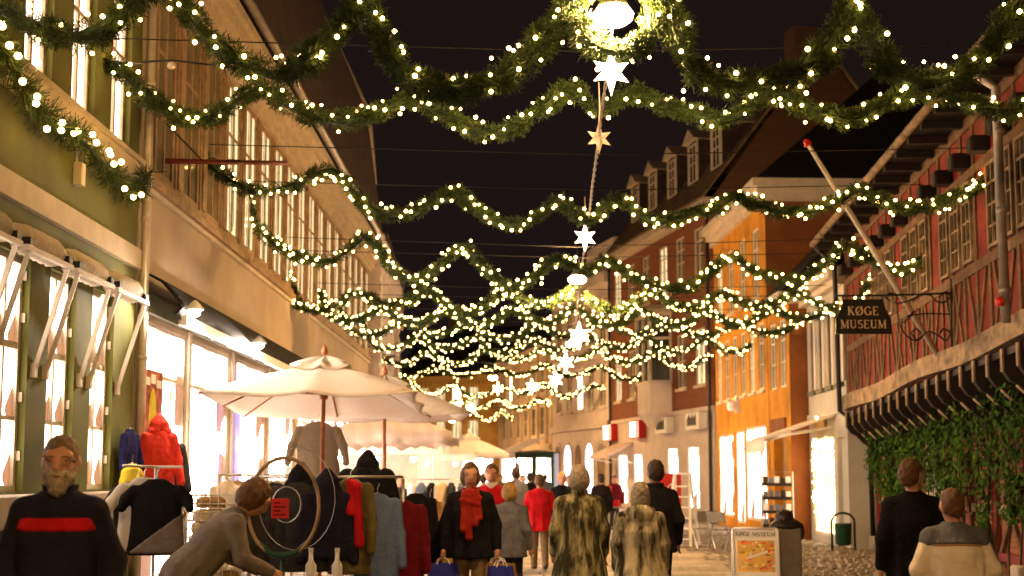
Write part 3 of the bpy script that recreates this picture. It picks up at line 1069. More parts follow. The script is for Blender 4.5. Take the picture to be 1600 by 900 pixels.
# ================================================================== right: tall orange house
A, B = (6.70, 42.7), (7.00, 35.35)
og, W = frame_root("orange_house", "tall bright orange plastered house with a white cornice", "house", A, B)
up = [(.55 + 1.72 * i, 1.35 + 1.72 * i, 6.75, 8.75) for i in range(4)]
mid = [(.35 + 1.18 * i, 1.05 + 1.18 * i, 4.05, 5.95) for i in range(6)]
sh = [(.35, 2.6, .35, 2.95), (3.0, 4.2, .2, 3.0), (4.35, 6.95, .35, 3.05)]
wall_mesh(W, 9.3, up + mid + sh, .22, 9).build("wall", "orange_plaster", og)
for i, h in enumerate(up + mid):
    window(og, *h, pane="glass_pale" if i % 4 else "lit_window_dim", cols=2, rows=(.38, .7))
    MB().box(h[0] - .05, h[1] + .05, -.06, 0, h[2] - .1, h[2] - .01).build("sill", "cream_trim", og)
for h in sh:
    window(og, *h, pane="lit_shop_far", cols=1, rows=(.8,), name="shop_window", fw=.08)
m = MB()
for z0, z1, p in ((9.3, 9.5, .12), (9.502, 9.68, .25), (9.682, 9.9, .40)):
    m.box(-.1, W + p * .8, -p, 9.1, z0, z1)
m.build("cornice", "cream_trim", og)
MB().add([(-.1, -.3, 9.9), (W + .3, -.3, 9.9), (W + .3, 9.3, 9.9), (-.1, 9.3, 9.9), (2.6, 4.5, 14.2), (W - 3.4, 4.5, 14.2)], [[0, 1, 5, 4], [1, 2, 5], [2, 3, 4, 5], [3, 0, 4], [3, 2, 1, 0]]).build("roof", "black_roof", og)
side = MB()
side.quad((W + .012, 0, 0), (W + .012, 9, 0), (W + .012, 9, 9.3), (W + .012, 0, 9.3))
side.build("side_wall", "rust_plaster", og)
sw = window(og, 0, .8, 8.0, 9.7, pane="glass_dark", rows=(.5, .75))
sw.location = (W + .07, 2.55, 7.6)
sw.rotation_euler = (0, 0, rad(90))
m = MB().box(3.5, 3.7, -.12, 0, 3.55, 3.95).lathe([(.1, 0), (.16, .06), (.16, .25), (.08, .3)], 10, (3.6, -.22, 3.6))
m.build("wall_lamp", "plastic_white", og)
# low orange annex
A, B = (7.005, 35.30), (7.10, 33.0)
oa, W = frame_root("orange_annex", "low orange house with a dark doorway beside the postcard rack", "house", A, B)
hs = [(.2, .9, 3.95, 5.75), (1.25, 1.95, 3.95, 5.75), (.45, 1.7, .15, 2.75)]
wall_mesh(W, 6.2, hs, .3, 7).build("wall", "orange_plaster", oa)
for h in hs[:2]:
    window(oa, *h, pane="glass_pale", rows=(.38, .7))
MB().box(.45, 1.7, .25, .3, .15, 2.75).box(.6, 1.02, .22, .25, .4, 2.5).box(1.12, 1.55, .22, .25, .4, 2.5).build("door", "oak_wood", oa)
MB().box(.3, 1.85, -.06, 0, 2.8, 3.15).build("lintel_sign", "rust_plaster", oa)
MB().box(-.02, W + .2, -.3, .3, 6.2, 6.38).box(-.02, W + .1, -.15, .2, 6.08, 6.198).build("cornice", "cream_trim", oa)
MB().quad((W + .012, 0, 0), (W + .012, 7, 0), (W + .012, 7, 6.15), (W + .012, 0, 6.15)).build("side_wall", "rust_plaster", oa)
gable_roof(oa, W, 7, 6.35, 3.6, "black_roof", over=.2)
gable_ends(oa, W, 7, 6.2, 3.5, "brown_brick")

# ================================================================== right: white house with the gift shop
A, B = (7.55, 32.9), (7.44, 28.7)
wt, W = frame_root("white_gift_shop_house", "narrow whitewashed house with tall shuttered windows over a gift shop", "house", A, B)
up = [(.35 + 1.0 * i, .95 + 1.0 * i, 3.75, 5.7) for i in range(4)]
sh = [(.35, 2.75, .2, 2.55), (3.15, 3.95, .2, 2.5)]
wall_mesh(W, 6.3, up + sh, .22, 7).build("wall", "grey_plaster", wt)
for h in up:
    window(wt, *h, pane="glass_dark", cols=1, rows=(.5,), frame="dark_green_wood")
    MB().box(h[1] + .02, h[1] + .26, -.06, 0, 3.75, 5.7).build("shutter", "white_plaster", wt)
    MB().box(h[0] - .06, h[1] + .06, -.09, 0, 3.64, 3.74).build("sill", "dark_green_wood", wt)
window(wt, *sh[0], pane="lit_gift_shop", cols=3, rows=(.86,), name="shop_window")
MB().box(3.15, 3.95, .1, .16, .2, 2.5).build("door", "grey_plaster", wt)
MB().box(-.05, W + .05, -.35, .2, 6.1, 6.35).box(-.05, W + .05, -.2, .1, 5.95, 6.098).build("cornice", "cream_trim", wt)
MB().box(0, W, -.05, 0, 3.05, 3.16).build("string_course", "grey_plaster", wt)
m = MB().box(.9, 2.1, -.08, -.02, 2.72, 3.0)
m.build("brass_plate", "brass", wt)
MB().ico((1.9, -.2, 3.02), .035, 2).build("picture_light", "bulb_light", wt)
gable_roof(wt, W, 7, 6.35, 3.8, "black_roof", over=.3)
gable_ends(wt, W, 7, 6.3, 3.6, "brown_brick")
ca = thing("gift_shop_awning", "open cream fabric awning slanting out over the gift shop door", "awning", (7.5, 31.2, 0), math.atan2(B[1] - A[1], B[0] - A[0]))
MB().add([(-1.4, -.02, 3.05), (1.4, -.02, 3.05), (1.4, -1.65, 2.50), (-1.4, -1.65, 2.50), (-1.4, -.02, 3.01), (1.4, -.02, 3.01), (1.4, -1.65, 2.45), (-1.4, -1.65, 2.45)],
         [[0, 3, 2, 1], [4, 5, 6, 7], [3, 7, 6, 2], [0, 4, 7, 3], [1, 2, 6, 5]]).build("cloth", "canvas", ca)
for k in range(14):
    MB().box(-1.4 + k * .2, -1.4 + k * .2 + .197, -1.665, -1.652, 2.17 + .02 * (k % 2), 2.5).build("valance", "canvas", ca)
MB().tube([(-1.4, -1.63, 2.46), (1.4, -1.63, 2.46)], .03, 6).build("front_bar", "white_metal", ca)
for x in (-1.2, 1.2):
    MB().beam((x, -.02, 2.75), (x + .3, -1.0, 2.62), .04, .05).beam((x + .3, -1.0, 2.6), (x, -1.62, 2.44), .04, .05).build("arm", "white_metal", ca)
# string of lights round the shop window
m = MB()
for k in range(70):
    a = RND.choice((0, 1, 2))
    x, z = (RND.uniform(.4, 2.7), 2.5 + RND.uniform(-.1, .05)) if a == 0 else ((.45 if a == 1 else 2.65) + RND.uniform(-.09, .09), RND.uniform(.6, 2.5))
    m.ico((x, .02 + RND.uniform(-.05, .02), z), .028, 1)
so = m.build("string_lights", "bulb_light_far", wt)
so["kind"] = "stuff"

# ================================================================== right: half-timbered museum
A, B = (7.40, 28.55), (6.60, 12.0)
mu, W = frame_root("museum", "old half-timbered museum with red panels, jettied upper floor and ivy", "museum", A, B)
ZB, KZ = 3.06, .036          # the old frame leans: it climbs towards the camera


def shear(mb, k=KZ, wob=0.0):
    mb.v = [(x, y, z + k * x + wob * math.sin(x * 1.1 + 1.0)) for x, y, z in mb.v]
    return mb


zt = lambda x: ZB + KZ * x
shear(MB().box(0, W, .05, 6, ZB, ZB + 3.75)).build("upper_wall", "red_infill", mu)
m = MB()
nseg = 34
for k in range(nseg):
    x0, x1 = W * k / nseg, W * (k + 1) / nseg
    m.box(x0, x1, -.10, .06, ZB - .02, ZB + .30)
shear(m, KZ, .035).build("sill_beam", "grey_timber", mu)
for z0, z1 in ((1.28, 1.44), (2.78, 2.92), (3.55, 3.74)):
    shear(MB().box(0, W, .016, .05, ZB + z0, ZB + z1)).build("rail", "timber", mu)
studs = np.arange(.12, W, .62)
sm_low = MB().box(-.05, .05, .022, .05, 0, .98).mesh("stud", "timber")
sm_mid = MB().box(-.05, .05, .022, .05, 0, 1.34).mesh("stud", "timber")
sm_top = MB().box(-.05, .05, .022, .05, 0, .63).mesh("stud", "timber")
wins = []
for i, x in enumerate(studs):
    x = float(x)
    link("stud", sm_low, mu, (x, 0, zt(x) + .30))
    link("stud", sm_mid, mu, (x, 0, zt(x) + 1.44))
    link("stud", sm_top, mu, (x, 0, zt(x) + 2.92))
    if i < len(studs) - 1:
        xa, xb = x + .08, x + .54
        # a steep brace in every lower panel, leaning in and out by turns
        za, zb2 = zt(x + .3) + .31, zt(x + .3) + 1.27
        (p, q) = ((xa, xb - .1)) if i % 2 else ((xb, xa + .1))
        MB().beam((p, .038, za), (q, .038, zb2), .075, .04, (0, 1, 0)).build("brace", "timber", mu)
        if i % 3 == 1:
            MB().beam((q, .041, za), (p, .041, zb2), .065, .04, (0, 1, 0)).build("brace", "timber", mu)
        if i % 4 in (0, 1, 2) and i > 3:
            window(mu, xa, xb, zt(x + .3) + 1.48, zt(x + .3) + 2.74, frame="grey_timber", pane="glass_dark", cols=2, rows=(.25, .5, .75), rec=-.02, fw=.05, mw=.025)
beam_end = MB().bev(-.12, .12, -.24, .05, 0, .24, .03).mesh("beam_end", "dark_timber")
for i in range(17):
    x = .7 + i * .94
    if x < W:
        link("beam_end", beam_end, mu, (x, 0, zt(x) + 2.93))
# jetty: joist ends and shaped brackets with pale edges, the lower curve's highlight set on as a strip
prof = [(-.06, 0), (-.06, -.34), (.02, -.46), (.14, -.52), (.26, -.66), (.38, -.74), (.46, -.92), (.58, -1.02), (.62, -1.02), (.62, 0)]
def bracket_mesh():
    mb = MB()
    n = len(prof)
    vs = [(-.06, y, z) for y, z in prof] + [(.06, y, z) for y, z in prof]
    fs = [list(range(n)), list(range(2 * n - 1, n - 1, -1))] + [[(i + 1) % n, i, n + i, n + (i + 1) % n] for i in range(n)]
    mb.add(vs, fs)
    return mb.mesh("bracket", "dark_timber")
br = bracket_mesh()
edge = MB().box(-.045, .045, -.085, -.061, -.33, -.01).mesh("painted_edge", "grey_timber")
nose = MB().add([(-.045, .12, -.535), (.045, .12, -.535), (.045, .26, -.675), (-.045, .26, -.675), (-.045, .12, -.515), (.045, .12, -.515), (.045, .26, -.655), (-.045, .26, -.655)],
                [[3, 2, 1, 0], [4, 5, 6, 7], [0, 1, 5, 4], [2, 3, 7, 6], [1, 2, 6, 5], [3, 0, 4, 7]]).mesh("nose_highlight", "grey_timber")
k = 0
x = .25
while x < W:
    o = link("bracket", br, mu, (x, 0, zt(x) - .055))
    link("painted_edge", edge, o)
    link("nose_highlight", nose, o)
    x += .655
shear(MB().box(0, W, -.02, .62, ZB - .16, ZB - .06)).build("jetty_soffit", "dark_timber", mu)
# ground floor wall: red brick panels between red posts
shear(MB().box(0, W, .66, 6, 0, ZB - .06), 0).build("ground_wall", "red_brick", mu)
for i, x in enumerate(np.arange(.1, W, 1.33)):
    x = float(x)
    MB().box(x - .1, x + .1, .58, .67, .32, zt(x) - .1).build("post", "red_timber", mu)
    MB().bev(x - .2, x + .2, .42, .70, 0, .30, .03).build("post_stone", "granite_pale", mu)
    if x + 1.3 < W:
        MB().box(x + .1, x + 1.23, .60, .67, 1.02, 1.16).build("rail", "grey_timber", mu)
        MB().beam((x + .12, .63, .34), (x + .66, .63, 1.0), .09, .06, (0, 1, 0)).beam((x + 1.2, .63, .34), (x + .7, .63, 1.0), .09, .06, (0, 1, 0)).build("brace", "timber", mu)
MB().box(0, W, .55, .68, .30, .42).build("sole_plate", "red_timber", mu)
for (xa, xb) in ((4.3, 5.3), (10.9, 11.7)):
    window(mu, xa, xb, 1.25, 2.4, frame="cream_paint", pane="glass_dark" if xa < 6 else "lit_curtain", cols=2, rows=(.33, .66), rec=.55)
# eaves, rafters, gutter, roof
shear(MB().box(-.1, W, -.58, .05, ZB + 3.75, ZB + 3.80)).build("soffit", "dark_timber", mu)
rf = MB().box(-.05, .05, -.62, .0, -.12, 0).mesh("rafter_end", "dark_timber")
for x in np.arange(.2, W, .8):
    link("rafter_end", rf, mu, (float(x), 0, zt(x) + 3.745))
m = MB()
for k in range(56):
    x = W * k / 55
    m.tube([(x, -.66, zt(x) + 3.78), (x + .06, -.66, zt(x) + 3.78)], .085, 8, caps=False) if k % 2 == 0 else None
m.tube([(-.1, -.66, zt(0) + 3.78), (W, -.66, zt(W) + 3.78)], .072, 10)
m.build("gutter", "grey_timber", mu, smooth=True)
m = MB()
n = 60
tile = []
for k in range(n + 1):
    x = -.15 + (W + .15) * k / n
    lump = .012 * (k % 2)
    for (y, z) in ((-.60, 3.86), (1.5, 6.1), (3.2, 7.9), (6.2, 7.9)):
        tile.append((x, y, ZB + KZ * x + z + lump))
m.add(tile, [[a * 4 + b, a * 4 + 4 + b, a * 4 + 5 + b, a * 4 + 1 + b] for a in range(n) for b in range(3)])
m.add([(-.15, -.6, ZB + 3.86), (-.15, 3.2, ZB + 7.9), (-.15, 6.2, ZB + 3.86)], [[0, 1, 2]])
m.build("roof", "black_roof", mu)
# downpipes: at the white house end and near the right edge
MB().tube([(.02, -.6, zt(0) + 3.7), (.02, -.2, zt(0) + 3.3), (.02, -.16, ZB), (.02, .48, ZB - .5), (.02, .5, .1)], .055, 8).build("downpipe", "black_iron", mu, smooth=True)
xd = FP(A, B, 1590, 300)[0]
m = MB().tube([(xd, -.62, zt(xd) + 3.72), (xd, -.24, zt(xd) + 3.45), (xd, -.22, zt(xd) + .2)], .065, 10)
for z in (.6, 1.7, 2.8):
    m.tube([(xd, -.22, zt(xd) + z), (xd, -.22, zt(xd) + z + .08)], .078, 10)
m.build("downpipe", "grey_metal", mu, smooth=True)
MB().lathe([(.04, 0), (.06, .03), (.06, .11), (.03, .13)], 10, (xd + .02, -.3, zt(xd) + .42)).build("alarm_light", "red_paint", mu, smooth=True)

# ivy over the ground floor wall
def leaf_cloud(spots, size, seed):
    """spots: list of (pos, normal-ish); builds folded leaf quads"""
    r = random.Random(seed)
    mb = MB()
    for p in spots:
        p = Vector(p)
        s = size * r.uniform(.6, 1.35)
        n = Vector((r.uniform(-.8, .8), -1, r.uniform(-.3, .9))).normalized()
        t = n.cross(Vector((r.uniform(-1, 1), 0, 1))).normalized()
        b = n.cross(t)
        f = n * (s * .22)
        mb.add([p - b * s, p + t * s * .62 + f * .4, p + b * s * .95, p - t * s * .62 + f * .4], [[0, 1, 2], [0, 2, 3]])
    return mb
r = random.Random(5)
sp = []
for k in range(15000):
    x = r.uniform(.7, W - 3.0)
    lowedge = 1.22 + .28 * math.sin(x * 1.7) + .16 * math.sin(x * 5.1 + 1)
    if 8.1 < x < 8.6 and r.random() < .85:
        continue
    z = lowedge + (2.62 + KZ * x - lowedge) * (r.random() ** .9)
    strand = .13 * math.sin(x * 9.0) + .06 * math.sin(x * 23)
    if math.sin(x * 9.0 + .6 * math.sin(z * 3)) > .72 and r.random() < .7:
        continue
    sp.append((x, .46 - abs(r.gauss(0, .10)) + strand, z))
for xs, zl in ((1.6, .15), (2.2, .7), (5.9, .5), (7.9, .35), (9.3, .9), (10.3, .25)):     # hanging trails
    for k in range(420):
        z = r.uniform(zl, 1.6)
        sp.append((xs + r.gauss(0, .10) + .06 * math.sin(z * 5), .48 + r.gauss(0, .06), z))
iv = thing("ivy", "green ivy hanging over the ground floor wall of the museum", "ivy", mu.location, mu.rotation_euler.z)
o = leaf_cloud(sp, .046, 3).build("leaves", "ivy", iv)
o["kind"] = "stuff"
m = MB()
for k in range(26):
    x = .8 + k * .48 + r.uniform(-.1, .1)
    m.tube([(x + .12 * math.sin(j * 1.3 + k), .53 - .02 * (j % 2), .1 + j * .42) for j in range(7)], .016, 5)
m.build("stems", "ivy_dark", iv)

# flagpole on the museum front
f0, f1 = P(1470, 562, 21.0), P(1263, 226, 19.6)
fl = thing("flagpole", "long pale flagpole with a red tip leaning out from the museum wall", "flagpole", f0)
v = f1 - f0
MB().tube([(0, 0, 0), v * .5, v], [.05, .045, .035], 10).build("pole", "cream_trim", fl, smooth=True)
MB().tube([v * 1.0, v * 1.012], [.07, .05], 10).ico(v * 1.012, .055, 2).build("finial", "red_paint", fl, smooth=True)
wx = 6.02 + .0483 * f0.y
MB().tube([(0, 0, 0), (wx - f0.x + .1, 0, -.02)], .04, 6).build("bracket", "black_iron", fl)

# hanging sign with its wrought bracket, flat to the camera across the pavement
D = 20.4
sg = thing("museum_sign", "black hanging board reading KØGE MUSEUM on a scrolled iron bracket", "sign", (0, D, 0))
def q(px, py):
    p = P(px, py, D)
    return (p.x, 0, p.z)
bx0, bz0 = q(1306, 522)[0], q(1306, 522)[2]
bx1, bz1 = q(1391, 468)[0], q(1391, 468)[2]
w, h = bx1 - bx0, bz1 - bz0
board = [(bx0, bz0), (bx1, bz0), (bx1, bz0 + .42 * h), (bx1 - .055 * w, bz0 + .60 * h), (bx1 - .12 * w, bz0 + .82 * h), (bx1 - .14 * w, bz1),
         (bx0 + .14 * w, bz1), (bx0 + .12 * w, bz0 + .82 * h), (bx0 + .055 * w, bz0 + .60 * h), (bx0, bz0 + .42 * h)]
bo = MB().prism(board, -.025, .025).build("board", "sign_black", sg)
m = MB()
lettering(m, "KØGE", (bx0 + bx1) / 2, bz0 + .54 * h, .25 * h, -.026)
lettering(m, "MUSEUM", (bx0 + bx1) / 2, bz0 + .16 * h, .24 * h, -.026)
m.build("lettering", "sign_gold", bo)
m = MB()
def scroll(pts, r=.014):
    ps = [Vector(q(*p)) for p in pts]
    out = []
    for i in range(len(ps) - 1):
        a, b, c, d = ps[max(i - 1, 0)], ps[i], ps[i + 1], ps[min(i + 2, len(ps) - 1)]
        for k in range(6):
            t = k / 6
            out.append(.5 * (2 * b + (c - a) * t + (2 * a - 5 * b + 4 * c - d) * t * t + (3 * b - a - 3 * c + d) * t ** 3))
    out.append(ps[-1])
    m.tube(out, r, 6)
scroll([(1306, 462), (1400, 461), (1486, 458)], .017)
scroll([(1486, 436), (1486, 500), (1487, 550)], .02)
scroll([(1316, 462), (1318, 470)], .012)
scroll([(1380, 462), (1378, 470)], .012)
scroll([(1391, 470), (1384, 464), (1392, 458), (1402, 464), (1400, 474), (1420, 470), (1440, 460), (1455, 462), (1462, 470), (1475, 472), (1484, 464), (1478, 456), (1470, 462)])
scroll([(1402, 474), (1404, 500), (1414, 522), (1430, 532), (1440, 524), (1432, 514), (1424, 520)])
scroll([(1424, 520), (1434, 532), (1450, 518), (1466, 524), (1478, 532), (1484, 520), (1474, 514), (1468, 522)])
scroll([(1416, 494), (1430, 492), (1450, 490), (1486, 491)], .012)
scroll([(1420, 500), (1428, 486), (1412, 505)], .012)
wx = 6.02 + .0483 * D
m.build("bracket", "black_iron", sg, smooth=True)

# ================================================================== garlands over the street
def catmull(ps, step):
    ps = [Vector(p) for p in ps]
    out = []
    for i in range(len(ps) - 1):
        a, b, c, d = ps[max(i - 1, 0)], ps[i], ps[i + 1], ps[min(i + 2, len(ps) - 1)]
        n = max(1, int((c - b).length / step))
        for k in range(n):
            t = k / n
            out.append(.5 * (2 * b + (c - a) * t + (2 * a - 5 * b + 4 * c - d) * t * t + (3 * b - a - 3 * c + d) * t ** 3))
    out.append(ps[-1])
    return out


def foliage(paths, radius, per_m, ln, wd, seed, clump=.35):
    """tufted needle foliage: a lumpy core plus many thin blades pointing out and along"""
    rg = np.random.default_rng(seed)
    mb = MB()
    allv, allf = [], []
    for pts in paths:
        pts = np.array([tuple(p) for p in pts])
        seg = np.linalg.norm(np.diff(pts, axis=0), axis=1)
        cum = np.concatenate([[0], np.cumsum(seg)])
        L = cum[-1]
        n = int(L * per_m)
        s = rg.uniform(0, L, n)
        ph = rg.uniform(0, 6.28, 4)
        # tufts: blades gather round a few random tuft centres
        nt_ = max(3, int(L / (radius * .55)))
        tc = rg.uniform(0, L, nt_)
        ta = rg.uniform(0, 6.28, nt_)
        pick = rg.integers(0, nt_, n)
        in_t = rg.random(n) < .62
        s = np.where(in_t, np.clip(tc[pick] + rg.normal(0, radius * .38, n), 0, L), s)
        ang = np.where(in_t, ta[pick] + rg.normal(0, .65, n), rg.uniform(0, 6.28, n))
        i = np.clip(np.searchsorted(cum, s) - 1, 0, len(seg) - 1)
        t = ((s - cum[i]) / np.maximum(seg[i], 1e-6))[:, None]
        c = pts[i] * (1 - t) + pts[i + 1] * t
        T = (pts[i + 1] - pts[i]) / np.maximum(seg[i], 1e-6)[:, None]
        up = np.tile([0, 1.0, 0], (n, 1))
        N1 = np.cross(T, up)
        N1 /= np.linalg.norm(N1, axis=1)[:, None] + 1e-9
        N2 = np.cross(T, N1)
        rad_dir = N1 * np.cos(ang)[:, None] + N2 * np.sin(ang)[:, None]
        env = radius * (1 + clump * (.5 * np.sin(s * 7 + ph[0]) + .5 * np.sin(s * 15 + ph[1]) + .35 * np.sin(ang * 2 + s * 4 + ph[2])))
        r1 = env * np.sqrt(rg.uniform(.12, 1, n))
        base = c + rad_dir * (r1 * .72)[:, None]
        d = rad_dir * .8 + T * rg.normal(0, .75, n)[:, None] + rg.normal(0, .45, (n, 3))
        d /= np.linalg.norm(d, axis=1)[:, None]
        l = ln * rg.uniform(.6, 1.3, n)
        tip = base + d * l[:, None]
        w = np.cross(d, rg.normal(0, 1, (n, 3)))
        w /= np.linalg.norm(w, axis=1)[:, None] + 1e-9
        w *= (wd * rg.uniform(.7, 1.3, n))[:, None]
        v = np.stack([base - w * .5, base + w * .5, tip + w * .25, tip - w * .25], 1).reshape(-1, 3)
        b0 = sum(len(a) for a in allv)
        allv.append(v)
        allf.append((np.arange(n)[:, None] * 4 + np.arange(4)[None] + b0))
    V = np.concatenate(allv)
    Fc = np.concatenate(allf)
    mb.v = [tuple(x) for x in V]
    mb.f = Fc.tolist()
    mb.mi = [0] * len(mb.f)
    # core
    rr = random.Random(seed)
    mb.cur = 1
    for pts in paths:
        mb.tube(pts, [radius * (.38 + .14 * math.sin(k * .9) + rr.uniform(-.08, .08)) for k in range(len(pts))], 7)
    return mb


def along(paths, per_m, radius, rnd, jitter=.9):
    out = []
    for pts in paths:
        acc = 0.0
        nxt = rnd.uniform(0, 1 / per_m)
        for a, b in zip(pts[:-1], pts[1:]):
            a, b = Vector(a), Vector(b)
            l = (b - a).length
            while acc + l > nxt:
                p = a.lerp(b, (nxt - acc) / l)
                t = (b - a).normalized()
                n1 = t.cross(Vector((0, 1, 0))).normalized()
                n2 = t.cross(n1)
                an = rnd.uniform(0, 6.28)
                d = n1 * math.cos(an) + n2 * math.sin(an)
                if d.y > .3 and rnd.random() < .55:
                    d.y = -d.y
                out.append(p + d * radius * rnd.uniform(.6, 1.25))
                nxt += rnd.uniform(.35, 1.65) / per_m
            acc += l
    return out


bulb_mesh_near = MB().ico((0, 0, 0), .0195, 2).mesh("bulb", "bulb_light", True)


def garland(label, pxs, d, radius, per_m, ln, wd, bulbs, br, seed, single=False, extra=None, wire=True, fin=None):
    pts = [P(x, y, d) for x, y in pxs]
    r = random.Random(seed)
    for p in pts:
        p.y += r.uniform(-.06, .06)
    c = pts[len(pts) // 2]
    org = Vector((pts[0].x, d, 0))
    root = thing("garland", label, "garland", org, 0, "lit pine garlands strung across the street")
    paths = [catmull([p - org for p in pts], .09 if d < 20 else .15)]
    if extra:
        paths.append(catmull([P(x, y, d) - org for x, y in extra], .08))
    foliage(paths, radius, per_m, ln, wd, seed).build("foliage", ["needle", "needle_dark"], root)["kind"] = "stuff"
    spots = along(paths, bulbs, radius, r)
    if single:
        for s in spots:
            b_ = link("bulb", bulb_mesh_near, root, s)
            b_.scale = (r.uniform(.72, 1.15),) * 3
    else:
        m = MB()
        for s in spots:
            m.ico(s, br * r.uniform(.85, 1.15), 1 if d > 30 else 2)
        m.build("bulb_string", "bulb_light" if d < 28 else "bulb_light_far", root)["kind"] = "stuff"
    if wire:
        z = max(p.z for p in pts) - org.z + .05
        xs = [p.x - org.x for p in pts]
        MB().tube([(min(xs) - .3, 0, z + .15), ((min(xs) + max(xs)) / 2, 0, z - .02), (max(xs) + .3, 0, z + .1)], .008, 4).build("wire", "black_iron", root)
    return root


G1 = [(-70, -60), (-30, -10), (10, 20), (50, 43), (87, 52), (127, 60), (160, 47), (190, 23), (213, 0), (248, -24), (283, 3), (310, 40), (337, 70), (383, 102), (425, 118),
      (449, 119), (475, 101), (509, 64), (539, 26), (560, 4), (580, 30), (602, 64), (621, 101), (644, 128), (685, 140), (730, 142), (775, 128), (812, 109), (842, 71), (865, 34), (887, 6),
      (950, -34), (1015, -16), (1038, 8), (1056, 50), (1071, 90), (1097, 122), (1139, 132), (1180, 135), (1225, 124), (1270, 101), (1296, 67), (1319, 19), (1331, -4), (1349, 42), (1371, 79),
      (1401, 109), (1442, 130), (1487, 118), (1532, 100), (1555, 60), (1581, 28), (1612, 0), (1660, 40), (1720, 100)]
ring = [(965 + 58 * math.cos(a), 30 + 50 * math.sin(a)) for a in [math.pi * (1.02 - 1.04 * k / 16) for k in range(17)]]
garland("nearest and thickest pine garland across the top of the picture, with a wreath ring", G1, 10.8, .155, 2600, .062, .010, 10, .022, 1, True, ring)
G2 = [(150, 85), (157, 92), (187, 112), (217, 137), (247, 163), (283, 182), (320, 184), (350, 172), (380, 150), (408, 138), (445, 160), (486, 183), (539, 187), (580, 180), (625, 157), (644, 146),
      (670, 162), (711, 187), (749, 207), (790, 205), (824, 187), (861, 161), (887, 136), (914, 155), (936, 173), (962, 160), (985, 141), (1007, 150), (1045, 169), (1094, 184), (1135, 187),
      (1172, 169), (1199, 148), (1232, 150), (1262, 168), (1300, 184), (1337, 184), (1375, 165), (1412, 150), (1450, 144), (1487, 150), (1525, 165), (1562, 176), (1600, 165), (1650, 130), (1700, 100)]
garland("second pine garland, sagging just below the nearest one", G2, 14.0, .128, 1900, .062, .011, 10.5, .022, 2, True)
G3 = [(315, 245), (345, 270), (385, 297), (420, 298), (460, 290), (490, 275), (520, 269), (545, 290), (570, 320), (600, 337), (640, 330), (680, 312), (712, 297), (735, 318), (770, 342), (810, 352),
      (845, 335), (868, 312), (890, 325), (915, 345), (935, 335), (960, 310), (985, 322), (1010, 340), (1040, 345), (1080, 335), (1120, 325), (1150, 308), (1175, 315), (1210, 328), (1250, 330),
      (1290, 322), (1330, 302), (1355, 296), (1385, 315), (1420, 325), (1460, 320), (1500, 305), (1540, 285), (1572, 266)]
garland("third pine garland, hung from the dark iron pole on the beige house", G3, 18.8, .125, 1300, .065, .013, 12.5, .021, 3)
G4 = [(388, 300), (398, 345), (420, 375), (450, 395), (480, 405), (515, 408), (545, 390), (572, 368), (590, 385), (610, 415), (640, 437), (670, 430), (700, 405), (725, 386), (750, 410), (780, 440),
      (810, 450), (840, 430), (868, 402), (890, 412), (915, 425), (945, 404), (975, 425), (1010, 440), (1050, 452), (1085, 445), (1115, 420), (1142, 398), (1165, 415), (1195, 432), (1230, 438),
      (1265, 430), (1300, 400), (1325, 380), (1350, 400), (1385, 420), (1420, 420), (1455, 395), (1480, 360), (1487, 346)]
garland("fourth pine garland, ending in an upward curl on the museum front", G4, 22.0, .125, 1100, .065, .015, 13, .023, 4)


def swags(x0, y0, x1, y1, base, n, sag, seed):
    """px control points of a row of n swags between two end points"""
    r = random.Random(seed)
    ps = [(x0, y0)]
    for k in range(n):
        a = x0 + (x1 - x0) * k / n
        b = x0 + (x1 - x0) * (k + 1) / n
        s = sag * r.uniform(.8, 1.25)
        pk = base + r.uniform(-4, 4)
        lo = pk + s
        w = b - a
        ps += [(a + w * .22, pk + s * .62), (a + w * .42, lo), (a + w * .62, lo - s * .05), (a + w * .82, pk + s * .5)]
        if k < n - 1:
            ps.append((b, pk))
    ps.append((x1, y1))
    return ps


ORD = ("fifth", "sixth", "seventh", "eighth", "ninth", "tenth", "eleventh", "twelfth", "thirteenth")
rows = [(26.0, 440, 405, 1362, 432, 455, 8, 26), (29.5, 498, 455, 1304, 482, 482, 8, 22), (33.0, 525, 470, 1255, 500, 506, 7, 20), (37.5, 562, 490, 1192, 528, 527, 7, 20), (44.0, 580, 525, 1112, 555, 550, 6, 18),
        (52.0, 592, 555, 1112, 562, 575, 6, 16), (60.0, 640, 595, 990, 590, 600, 5, 15), (69.0, 655, 612, 905, 618, 624, 4, 14), (78.0, 690, 640, 880, 632, 644, 4, 13)]
for i, (d, x0, y0, x1, y1, base, n, sag) in enumerate(rows):
    garland(ORD[i] + " pine garland counted from the top of the picture", swags(x0, y0, x1, y1, base, n, sag, 40 + i), d, .125 if d < 40 else .12, 800 if d < 32 else 480, .07, .02 if d < 40 else .03,
            17 if d < 50 else 13, (.021 if d < 40 else .025) + (.006 if d > 55 else 0), 60 + i, wire=d < 40)  # far bulbs enlarged to stand for their bloom

# iron pole on the beige house that carries the third garland
ip = thing("iron_pole", "dark red iron pole sticking out from the beige house over the street", "pole", (-4.6, 17.2, 0))
a, b = P(228, 251, 16.2), P(446, 255, 18.6)
MB().tube([a - Vector((-4.6, 17.2, 0)), b - Vector((-4.6, 17.2, 0))], .035, 8).build("pole", "red_timber", ip, smooth=True)
m = MB()
pa = a - Vector((-4.6, 17.2, 0))
pb = b - Vector((-4.6, 17.2, 0))
mid = pa.lerp(pb, .38)
m.tube([pa + Vector((0, 0, .75)), mid], .012, 5)
m.tube([pa.lerp(pb, .4) + Vector((0, 0, -.02)), pa.lerp(pb, .55) + Vector((0, .1, .06)), pa.lerp(pb, .95)], .01, 5)
m.build("stay", "black_iron", ip)

